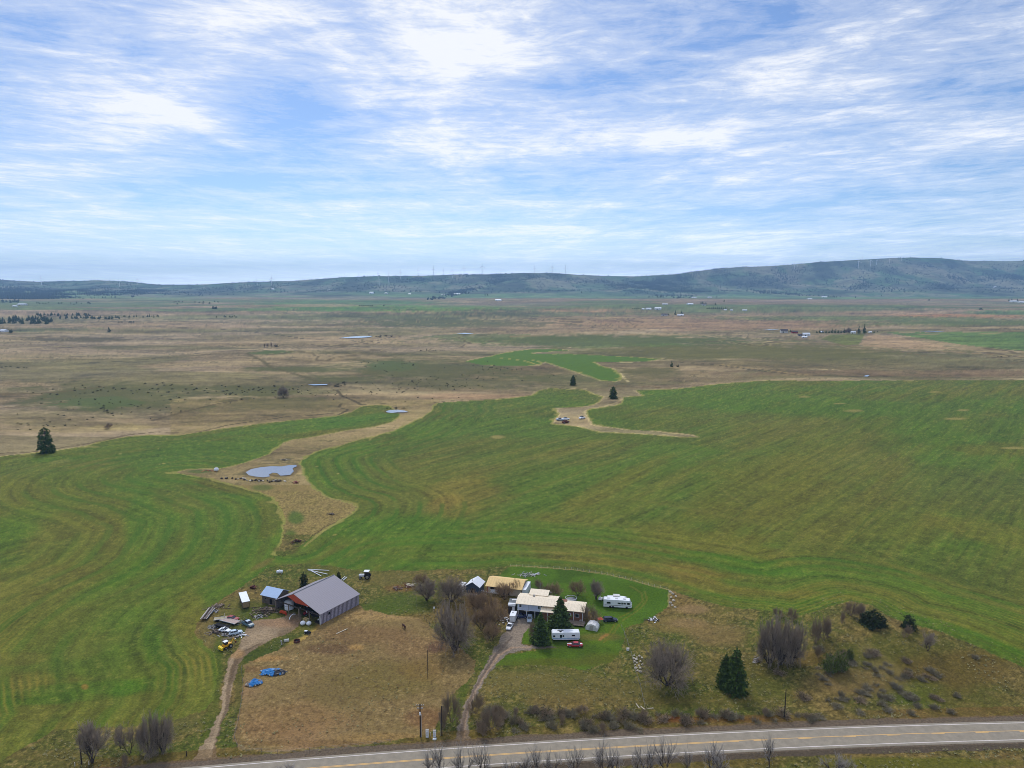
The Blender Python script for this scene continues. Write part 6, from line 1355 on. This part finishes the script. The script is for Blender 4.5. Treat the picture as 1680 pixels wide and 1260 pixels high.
def dots(n_, cx, cy, rx, ry, wpx=(2.2, 5.2), lab=MS, grp="shrubs dotted over the far slope", pr=S_mid, seed=0):
    rnd = random.Random(seed)
    for i in range(n_):
        x = rnd.gauss(cx, rx); y = rnd.gauss(cy, ry)
        if x < -20: continue
        p = P(x, y)
        wp = rnd.uniform(*wpx); DOTS.append((wp if lab == MS else 99, p, wp * mpp(p) / 4.0, lab, grp, rnd.uniform(.8, 1.3)))
dots(26, 250, 638, 45, 5, seed=1); dots(18, 130, 645, 40, 7, seed=2); dots(30, 180, 672, 60, 8, seed=3); dots(16, 70, 695, 40, 8, seed=4); dots(16, 370, 644, 40, 5, seed=5)
dots(20, 430, 640, 40, 4, seed=6); dots(34, 720, 630, 45, 8, (1.8, 4), seed=7); dots(18, 640, 596, 30, 4, (1.6, 3.4), seed=8); dots(40, 500, 645, 60, 5, (1.4, 2.6), seed=31); dots(60, 200, 660, 110, 16, (1.2, 2.4), seed=32); dots(60, 740, 632, 90, 14, (1.1, 2.2), seed=33); dots(24, 820, 605, 30, 5, (1.6, 3.2), seed=9); dots(20, 640, 640, 50, 8, (1.8, 4), seed=10); dots(14, 780, 618, 50, 7, (1.6, 3.4), seed=11); dots(8, 705, 575, 10, 1.2, (1.6, 3), seed=12)
dots(6, 555, 632, 14, 2, (4, 7), "dark shrub on the bank of the small far pond", "shrubs round the small far pond", seed=13); dots(7, 625, 551, 14, 1.5, (3, 6), "dark shrub on the shore of the long white far pond", "shrubs by the long far pond", seed=14); dots(6, 1640, 586, 14, 1, (2, 4), "dark shrub speck at the far right of the plain", "shrubs at the far right", seed=15)
dots(6, 650, 670, 12, .6, (3, 5), "dark reed clump on the rim of the small white field pond", "reeds by the field pond", seed=16); dots(10, 15, 603, 14, .8, (2, 4), "dark shrub speck at the far left of the plain", "shrubs at the far left", seed=17)
DOTS.sort(key=lambda q: -q[0])
for wp, p, w_, lab, grp, kz in DOTS[:185]: put(S_mid, p, lab, None, (w_, w_, w_ * kz), grp)
b = MB()
for i, (wp, p, w_, lab, grp, kz) in enumerate(DOTS[185:]): b.ball((p.x, p.y, p.z + .5 * w_), 1.8 * w_, 1.8 * w_, 1.5 * w_ * kz, 7, 4, .3, i)
b.build("sagebrush", m_shrubd)["kind"] = "stuff"
# ================================================================ FAR FARMS
def far_house(px_, py_, wpx, hpx, label, mw=None, mr=None, depth=.8, rz=None, grp=None):
    p = P(px_, py_); k = mpp(p); w_ = wpx * k; h_ = hpx * k
    rr = R(random.Random(int(px_ * 7)).uniform(-14, 14)) if rz is None else rz
    t = gable_house("farm_building", label, "building", (p.x - w_ / 2, p.y, p.z - .3), rr, w_, w_ * depth, h_ * .6, h_, mw or m_white, mr or m_white, w_ * .04)
    panel(t, "door", m_tyre, w_ * .3, -.06, h_ * .2, w_ * .14, .08, h_ * .4); panel(t, "window", m_glass, w_ * .7, -.06, h_ * .35, w_ * .14, .08, h_ * .2)
    if grp: t["group"] = grp
    return t
m_droof = mat("dark_roof", (74, 62, 62), .8, var=.2); m_troof = mat("pale_tin_roof", (214, 220, 226), .5, var=.1)
for q in [(1287,546,11,6,"dark-roofed farmhouse at the left of the farm on the plain",m_whitedirty,m_droof),(1304,547,9,4.5,"dark barn second from the left in the farm on the plain",m_darkred,m_droof),(1313,551,6,3.5,"small dark shed below the dark barn of the farm on the plain",m_grey,m_droof),(1324,551,11,5,"pale tin-roofed barn in the middle of the farm on the plain",m_white,m_troof),
          (1320,554,8,2.5,"low white shed below the tin-roofed barn",m_white,m_white),(1349,546,5,3,"small white shed left of the farm's tree row",m_white,m_white),(1400,547,7,4,"white house under the two tall conifers of the farm",m_white,m_troof),(1429,546,5,2.5,"white shed right of the tall farm conifers",m_white,m_white),
          (1080,508,10,4,"widest white shed in the far row left of the twin trees",m_white,m_white),(1065,508,8,3,"white shed second in the far row",m_white,m_white),(1055,508,4,2.5,"smallest white shed at the left of the far row",m_white,m_white),(1091,500,8,2,"low pale shed above the far white row",m_white,m_white),
          (1134,500,9,2.6,"low white barn left of the far dark trees",m_white,m_white),(1155,501,6,3,"white house at the right of the far dark trees",m_white,m_droof),(1139,489,7,1.8,"tiny long white shed at the foot of the hills, left",m_white,m_white),(1165,489,6,2.2,"tiny white shed at the foot of the hills, right",m_white,m_white),
          (1090,518,10,3.5,"dark and white farmhouse left of the twin far conifers",m_whitedirty,m_droof),(1119,518,6,3,"white house at the foot of the right twin conifer",m_white,m_white),(1113,518,4,2.2,"white shed between the twin far conifers",m_white,m_white),(1201,510,4,2.2,"white house right of the far hedge row",m_white,m_white),(1222,510,7,2.2,"long white shed farthest right of the far hedge row",m_white,m_white),(1190,509,4,2,"tiny white shed at the end of the far hedge row",m_white,m_white),
          (1353,488,8,2.4,"white barn with trees at the hill foot on the right",m_white,m_white),(1330,491,7,1.6,"low white shed left of the hill-foot barn",m_white,m_white),(1664,496,9,3,"white barn left of the pair at the right edge",m_white,m_white),(1676,497,7,2.6,"white barn at the very right edge",m_white,m_white),(1634,472,4,2,"white speck of a house on the right hillside",m_white,m_white),
          (609,482,6,3.4,"white house with a dark tree at the hill foot, centre left",m_white,m_white),(633,482,4,2,"small white house right of the one with the dark tree",m_white,m_white),(672,483,4,1.8,"small white house farther right along the hill foot",m_white,m_white),(750,483,10,2,"long white sheds at the hill foot beside the dark clump",m_white,m_white),(727,484,5,1.6,"short white shed left of the long white sheds",m_white,m_white),(817,494,9,3,"bright white barn on the far green strip",m_white,m_white),(447,475,4,1.8,"tiny white house at the far left hill foot",m_white,m_white),(540,477,5,2,"white house in the far dark hedge",m_white,m_white),
          (4,545,10,5,"white house at the left edge of the plain",m_white,m_troof),(34,501,12,3,"low white barns at the far left with trees",m_whitedirty,m_troof),(23,503,6,2,"small white shed left of the far left barns",m_white,m_white)]:
    far_house(*q)
FT = "dark far tree in the farm's shelter belt"
def far_trees(lst, lab, grp, pr=None):
    for i, (x, y, h_, w_) in enumerate(lst): tree_at(pr or C_far, x, y, h_, w_, 14 if not pr or pr is C_far else 13, 9 if not pr or pr is C_far else 14, lab, grp)
tree_at(C_far, 1418, 547, 14, 8, 14, 9, "tallest conifer of the farm on the plain"); tree_at(C_far, 1409, 547, 11.5, 7, 14, 9, "second tallest conifer of the farm, left of the tallest")
far_trees([(1393,546,9,9),(1388,546,6,6)], "rounded bare tree left of the farm conifers", "rounded farm trees", T_round)
far_trees([(x, 546.5, 4 + (i * 7 % 4), 4) for i, x in enumerate(range(1340, 1386, 5))] + [(1297,545,4,4),(1283,543,4,4),(1434,546,3,3),(1440,545,2.5,2.5),(1447,545,2,2)], FT, "small trees round the farm on the plain")
tree_at(C_far, 1108, 517, 7.5, 4, 14, 9, "left one of the twin far conifers"); tree_at(C_far, 1118, 517, 7, 5, 14, 9, "right one of the twin far conifers")
far_trees([(1150,499,5,3),(1158,499,4,3),(1153,498,4,3),(1188,495,4,2.4),(1176,488,3,2),(1174,500,3,3),(1084,488,4.5,3),(1079,488,3,3),(1088,488,3,3),(954,481,4,2.4),(630,502,3,3),(764,482,3.5,4),(768,482,3,3),(796,485,4,2.5),(800,485,3,4),(614,481,3,2.4)] +
          [(1160 + i * 3.4, 507, 3 + i % 2, 3) for i in range(10)] + [(1360 + i * 3, 488, 2.4, 3) for i in range(5)] + [(1609,508,3,8),(1446,486,2.5,2.5),(1524,493,2.2,5),(1655,494,4,3),(1660,493,4,3),(1669,494,4,3)] + [(1038 + i * 3, 507, 2, 2.5) for i in range(5)] + [(1087,517,3,4),(1097,517,3,3)], "dark far tree beside the scattered farms", "far trees beside the farms")
far_trees([(520 + i * 3.2, 477, 2.4, 3) for i in range(10)] + [(590 + i * 3, 502, 1.8, 3) for i in range(8)], "tree of a thin dark far hedge", "far hedges in the centre")
rnd = random.Random(3)
far_trees([(rnd.uniform(0, 88), rnd.uniform(524, 532), rnd.uniform(5, 8), rnd.uniform(4, 7)) for _ in range(60)], "dark tree in the dense grove at the left edge of the plain", "dense grove at the left")
far_trees([(rnd.uniform(55, 150), rnd.uniform(516, 519), rnd.uniform(3, 4.5), rnd.uniform(3, 5)) for _ in range(34)] + [(rnd.uniform(88, 200), rnd.uniform(521, 524), rnd.uniform(3, 4.5), rnd.uniform(3, 5)) for _ in range(40)] + [(rnd.uniform(200, 265), rnd.uniform(519, 521), rnd.uniform(2.5, 4), rnd.uniform(2, 4)) for _ in range(14)],
          "dark tree in the long double tree line on the left plain", "double tree line on the left plain")
far_trees([(rnd.uniform(60, 150), rnd.uniform(497, 500), rnd.uniform(2, 3), rnd.uniform(2, 4)) for _ in range(18)] + [(rnd.uniform(185, 222), 529, 2, rnd.uniform(2, 5)) for _ in range(7)] + [(rnd.uniform(342, 360), 507, 5, 4) for _ in range(5)] + [(rnd.uniform(365, 400), rnd.uniform(519, 521), 2, rnd.uniform(3, 5)) for _ in range(8)] + [(355, 521, 3, 3)] + [(rnd.uniform(285, 360), rnd.uniform(495, 500), 2.2, 3.5) for _ in range(14)] + [(rnd.uniform(12, 20), rnd.uniform(543, 547), 4, 5) for _ in range(4)] + [(rnd.uniform(0, 50), rnd.uniform(493, 497), 3, 5) for _ in range(12)],
          "dark speck of a tree in a thin far row on the left", "thin far tree rows on the left")
# ================================================================ WIND TURBINES
def turbine_proto():
    t = thing("wind_turbine", "x", "wind turbine", (0, 0, 0)); m = mat("turbine_white", (250, 250, 252), .5, var=.02)
    MB().tube((0, 0, -4), (0, 0, 80), 2.6, 1.7, 10).build("tower", m, t); MB().box(0, 1.5, 81.2, 3.6, 9, 3.8).build("nacelle", m, t)
    h = MB().ball((0, -4.2, 81.2), 2, 2, 2, 8, 6).build("hub", m, t)
    for k in range(3):
        a_ = R(90 + 120 * k); b = MB(); d = Vector((math.cos(a_), 0, math.sin(a_))); n_ = Vector((-math.sin(a_), 0, math.cos(a_))); c0 = Vector((0, -4.4, 81.2)); vs = []
        for r_, w_ in ((1.5, 1.5), (9, 3.6), (26, 2.2), (42, .7)):
            for s_, y_ in ((-.3, -.3), (.7, 0), (-.3, .4)): vs.append(c0 + d * r_ + n_ * w_ * s_ + Vector((0, y_, 0)))
        b.add(vs, [(i * 3 + j, i * 3 + (j + 1) % 3, i * 3 + 3 + (j + 1) % 3, i * 3 + 3 + j) for i in range(3) for j in range(3)] + [(9, 10, 11)]); b.build("blade", m, t)
    return t
TB = turbine_proto()
def turbine(x, y, hpx, label):
    # stand it on the hill: the visible base, or just behind the crest when the base is hidden
    sky_y = np.interp(x, SKY[:, 0], SKY[:, 1]); p = P(x, y) if y > sky_y + .6 else None
    if p is None:
        a_ = (x - 840) / F; yr = 8900.0; p = Vector((a_ * yr / CP, yr, float(height(a_ * yr / CP, yr))))
        hpx += max(0, sky_y - y) * .4
    k = mpp(p); put(TB, p, label, R(random.Random(int(x)).uniform(-40, 40)), hpx * .86 * k / 80.0, "wind turbines on the ridge")
TL = [(68,467,11.5,"turbine farthest left"),(196,471,12,"front turbine of the left-hand pair"),(226,467,10,"turbine right of the left-hand pair"),(399,464,5,"tiny turbine just right of the ridge's lowest dip"),(422,470,12,"left one of the close pair left of centre"),(446,468,13,"right one of the close pair left of centre"),
 (566,462,10,"turbine at the left foot of the central ridge"),(589,459,9,"second turbine along the central ridge"),(620,455,8,"turbine standing behind the brightest low one"),(622,468,12,"brightest low turbine on the ridge's front slope"),(638,464,14,"turbine right of the brightest low one"),(657,457,12,"turbine where the dark wood begins"),
 (686,454,13,"turbine above the dark wood"),(714,451,12,"slim turbine right of the one above the dark wood"),(730,450,8,"faint small turbine between two tall ones"),(742,456,13,"turbine set low between two ridge-top ones"),(763,451,13,"left one of the two tallest on the central ridge"),(791,451,16,"tallest turbine on the central ridge"),(822,447,7,"short turbine at the crest of the central ridge"),
 (876,447,9,"pale turbine left of the crest trio"),(898,447,6,"smallest of the crest trio"),(906,450,14,"tallest of the crest trio"),(926,450,12,"right one of the crest trio"),(1303,442,9,"left one of the three at the ridge's right shoulder"),(1308,438,6,"middle one of the three at the ridge's right shoulder"),(1319,436,6,"right one of the three at the ridge's right shoulder"),
 (1408,440,13,"brightest and largest turbine on the right hill"),(1428,437,11,"turbine second from the left on the right hill"),(1438,436,10,"turbine third from the left on the right hill"),(1459,432,7,"turbine fourth from the left on the right hill"),(1479,428,8,"turbine nearest the right hill's summit"),(1487,424,5,"faint turbine just behind the right summit"),(1401,426,6,"faint turbine behind the crest above the brightest one"),(1620,429,6,"faint turbine far right behind the crest"),(1652,429,5,"faintest turbine at the right edge behind the crest")]
for q in TL: turbine(q[0], q[1], q[2], "white wind " + q[3])
# ================================================================ FOREST ON THE HILLS (one mass)
def forest():
    N = 340000; yy_ = rng.uniform(5200, 8950, N); sx_ = rng.uniform(-.85, .85, N); xx = sx_ * yy_; zz = height(xx, yy_); ppx, ppy = project(xx, yy_, zz)
    den = np.zeros(N)
    def fb(cx, cy, rx, ry, a_, rot=0):
        nonlocal den; dx = ppx - cx; dy = ppy - cy; c, s_ = math.cos(rot), math.sin(rot); d = ((dx * c + dy * s_) / rx) ** 2 + ((-dx * s_ + dy * c) / ry) ** 2
        den = np.maximum(den, a_ * np.exp(-d))
    for q in [(690,458,40,3,.9,-.04),(740,456,40,3.5,.5,-.1),(790,470,50,3,.8,-.25),(830,462,30,4,.6,-.1),(850,453,60,3,.5,0),(980,460,60,5,.35,.05),(1050,465,50,9,.7,0),(1090,470,30,9,.9,.1),(1085,459,40,4,.8,-.05),(1130,456,60,6,.8,-.2),(1100,475,12,4,.9,0),(1200,452,50,4,.6,-.05),(1230,462,60,7,.4,0),
              (1150,478,70,1.2,.8,0),(1270,481,60,1.2,.5,.05),(1320,442,40,3,.35,0),(1280,452,40,10,.35,0),(1410,470,16,4,.5,-.2),(1425,460,40,6,.3,0),(1520,465,20,3,.4,0),(1550,470,16,6,.6,0),(1560,440,60,4,.5,.1),(1600,455,50,7,.45,0),(1660,437,30,3.5,.9,0),(1650,443,50,2,.7,.05),(1670,455,20,6,.6,0),(1480,445,60,6,.25,.1),(40,487,70,5,.7,-.02),(90,480,120,4,.5,0),(200,478,90,2.5,.4,0),(30,478,60,4,.5,0)]:
        fb(*q)
    den = np.maximum(den, .035 * (ppy < 480))
    nz = fbm(xx / 160, yy_ / 260, 3, 101); keep = rng.random(N) < np.clip(den * (.2 + 1.6 * ss(nz, .40, .62)), 0, 1) * .65
    xx, yy_, zz = xx[keep], yy_[keep], zz[keep]; n_ = len(xx); hh = rng.uniform(9, 18, n_); ww = hh * rng.uniform(.3, .5, n_)
    k = 5; co = np.zeros((n_, k + 1, 3)); 
    for i in range(k):
        a_ = 2 * math.pi * i / k; co[:, i, 0] = xx + np.cos(a_) * ww; co[:, i, 1] = yy_ + np.sin(a_) * ww; co[:, i, 2] = zz - 1
    co[:, k, 0] = xx; co[:, k, 1] = yy_; co[:, k, 2] = zz + hh
    base = (np.arange(n_) * (k + 1))[:, None]; f = np.concatenate([base + np.array([[i, (i + 1) % k, k]]) for i in range(k)], 0)
    o = fastmesh("forest", co.reshape(-1, 3), f, mat("hill_forest", (30, 40, 26), .9, var=.2)); o["kind"] = "stuff"
    print("forest trees", n_)
forest()
# ================================================================ WEEDS: dry tussocks in the rough grass (one mass)
def tussocks():
    N = 60000; ppx = rng.uniform(-60, 1740, N); ppy = rng.uniform(925, 1290, N); xx, yy_ = flat(ppx, ppy)
    fl_ = inside(FIELD_L, ppx, ppy) | inside(FIELD_R, ppx, ppy) | inside(TRACK, ppx, ppy) | inside(DRIVE, ppx, ppy) | inside(LAWN, ppx, ppy)
    pd = inside(PADDOCK, ppx, ppy); rd_ = np.abs(road_d(xx, yy_)) < 6.6
    nz = fbm(xx / 9, yy_ / 9, 3, 111)
    keep = ~fl_ & ~rd_ & (rng.random(N) < np.where(pd, .10, .32) * ss(nz, .42, .60))
    xx, yy_ = xx[keep], yy_[keep]; zz = height(xx, yy_); n_ = len(xx); m_ = 7
    r_ = rng.uniform(.15, .5, n_); a_ = rng.uniform(0, 6.28, (n_, m_)); co = np.zeros((n_, m_, 3, 3))
    for j in range(m_):
        ca_, sa_ = np.cos(a_[:, j]), np.sin(a_[:, j]); h_ = r_ * rng.uniform(.5, 1.1, n_); w_ = r_ * .22
        co[:, j, 0] = np.stack([xx - sa_ * w_, yy_ + ca_ * w_, zz], -1); co[:, j, 1] = np.stack([xx + sa_ * w_, yy_ - ca_ * w_, zz], -1); co[:, j, 2] = np.stack([xx + ca_ * r_, yy_ + sa_ * r_, zz + h_], -1)
    f = np.arange(n_ * m_ * 3).reshape(-1, 3)
    o = fastmesh("dry_grass", co.reshape(-1, 3), f, mat("dry_grass_tufts", (184, 172, 124), .95, var=.5, scale=.6, c2=(84, 92, 46))); o["kind"] = "stuff"
    print("tussocks", n_)
tussocks()
# remove prototypes that were never placed
for o in list(bpy.data.objects):
    if o.parent is None and o.get("label") == "x":
        for c in list(o.children): bpy.data.objects.remove(c)
        bpy.data.objects.remove(o)
for o in bpy.data.objects:
    if "_h" in o.keys(): del o["_h"]
